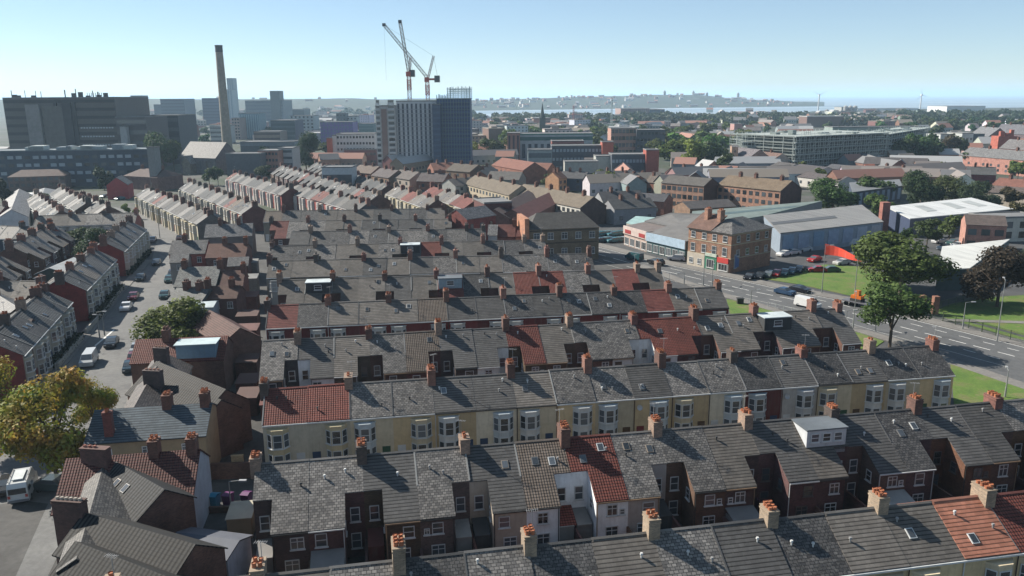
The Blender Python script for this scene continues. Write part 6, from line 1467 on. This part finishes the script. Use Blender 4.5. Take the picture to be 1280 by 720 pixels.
# ------------------------------------------------------------ beyond the 300 nearest houses the terraces read as one mass
import numpy as np
bpy.context.view_layer.update()
hs=[o for o in C.objects if o.name.startswith('terraced_house') and o.parent is None]
hs.sort(key=lambda o:Vector(o.location).length)
VAR={}
def variant(mat,col):
    if mat.name in('window_glass','rubber'): return mat
    k=(mat.name,tuple(round(c*12)/12 if c>.25 else round(c*40)/40 for c in col[:3]))
    if k not in VAR:
        m2=mat.copy(); nt=m2.node_tree
        rgb=nt.nodes.new('ShaderNodeRGB'); rgb.outputs[0].default_value=(*col[:3],1)
        for n_ in [x for x in nt.nodes if x.type=='OBJECT_INFO']:
            for l in list(n_.outputs['Color'].links):
                ts=l.to_socket; nt.links.remove(l); nt.links.new(rgb.outputs[0],ts)
        VAR[k]=m2
    return VAR[k]
far_h=hs[296:]
if far_h:
    V_=[];F_=[];MI=[];UV_=[];mats=[]; mpos={}; cache={}
    doomed=[]
    def walk(o,f):
        for ch in o.children:
            f(ch); walk(ch,f)
    def take(o):
        doomed.append(o)
        if o.type!='MESH' or o.name.startswith('pane'): return
        me=o.data; n0=len(V_); mw=o.matrix_world; idx=[]
        for mt_ in me.materials:
            v_=variant(mt_,tuple(o.color)); nm_=v_.name
            if nm_ not in mpos: mpos[nm_]=len(mats); mats.append(v_)
            idx.append(mpos[nm_])
        V_.extend([tuple(mw@v.co) for v in me.vertices]); uvl=me.uv_layers[0].data
        for p_ in me.polygons:
            F_.append([n0+i for i in p_.vertices]); MI.append(idx[p_.material_index])
            for li in p_.loop_indices: UV_.extend(uvl[li].uv)
    for h_ in far_h: walk(h_,take); doomed.append(h_)
    me=bpy.data.meshes.new('far_terraces'); me.from_pydata(V_,[],F_)
    for m_ in mats: me.materials.append(m_)
    me.polygons.foreach_set('material_index',MI); me.uv_layers.new(name='UVMap').data.foreach_set('uv',UV_)
    bpy.data.batch_remove(doomed)
    link('far_terraces',me); o=bpy.data.objects['far_terraces']; o['kind']='stuff'; o['label']='mass of small far terraced roofs beyond the nearest rows'; o['category']='terraces'
# ------------------------------------------------------------ light, air, camera
S=bpy.context.scene
w=bpy.data.worlds.new('World'); S.world=w; w.use_nodes=True; nt=w.node_tree
sk=nt.nodes.new('ShaderNodeTexSky'); sk.sky_type='NISHITA'; sk.sun_disc=False
EL,AZ=R(37),R(26)   # sun from the left, AZ towards the far side
sd=Vector((-math.cos(EL)*math.cos(AZ),math.cos(EL)*math.sin(AZ),math.sin(EL)))
sk.sun_elevation=EL; sk.sun_rotation=math.atan2(sd.x,sd.y); sk.altitude=50; sk.air_density=.76; sk.dust_density=0.0; sk.ozone_density=2.6
bg=nt.nodes['Background']; veil=nt.nodes.new('ShaderNodeMix'); veil.data_type='RGBA'; veil.inputs[0].default_value=.16; veil.inputs[7].default_value=(6.8,9.0,9.9,1); nt.links.new(sk.outputs[0],veil.inputs[6]); nt.links.new(veil.outputs[2],bg.inputs[0]); bg.inputs[1].default_value=SKY
sl=bpy.data.lights.new('sun','SUN'); sl.energy=SUN; sl.angle=R(.53); sl.color=(1,.93,.82); so=bpy.data.objects.new('sun',sl); C.objects.link(so); so.rotation_euler=sd.to_track_quat('Z','Y').to_euler()
if HAZE:
    m=MB(); m.box(-30000,30000,-900,41000,-1.0,126.0); o=m.build('haze',bpy.data.materials.new('haze_air')); o['kind']='stuff'; o['label']='thin blue air haze over the city'
    mt=o.data.materials[0]; mt.use_nodes=True; t=mt.node_tree; t.nodes.clear(); ou=t.nodes.new('ShaderNodeOutputMaterial'); pv=t.nodes.new('ShaderNodeVolumePrincipled'); t.links.new(pv.outputs[0],ou.inputs[1])
    pv.inputs['Density'].default_value=HAZE; pv.inputs['Color'].default_value=(.58,.80,1,1); pv.inputs['Anisotropy'].default_value=.2
cd=bpy.data.cameras.new('camera'); cd.sensor_width=36; cd.lens=FP*36/1280; cd.clip_end=100000; cd.clip_start=.5
co=bpy.data.objects.new('camera',cd); C.objects.link(co); S.camera=co
# camera basis: looking +Y, pitched down, slight roll
cx,sx=math.cos(PITCH),math.sin(PITCH)
fwd=Vector((0,cx,-sx)); up=Vector((0,sx,cx)); rt_=Vector((1,0,0))
c,s=math.cos(-ROLL),math.sin(-ROLL)
# photo x,y axes expressed in the unrolled frame
ex=rt_*c+up*s; ey=-rt_*s+up*c
co.matrix_world=Matrix(((ex.x,ey.x,-fwd.x,0),(ex.y,ey.y,-fwd.y,0),(ex.z,ey.z,-fwd.z,CAMH),(0,0,0,1)))
S.view_settings.view_transform='Standard'; S.view_settings.look='None'; S.view_settings.exposure=EXPO; S.view_settings.gamma=1
S.cycles.max_bounces=6; S.cycles.volume_bounces=1; S.cycles.diffuse_bounces=3; S.cycles.glossy_bounces=2; S.cycles.transparent_max_bounces=4; S.cycles.transmission_bounces=1
S.cycles.sample_clamp_indirect=4; S.cycles.use_denoising=True
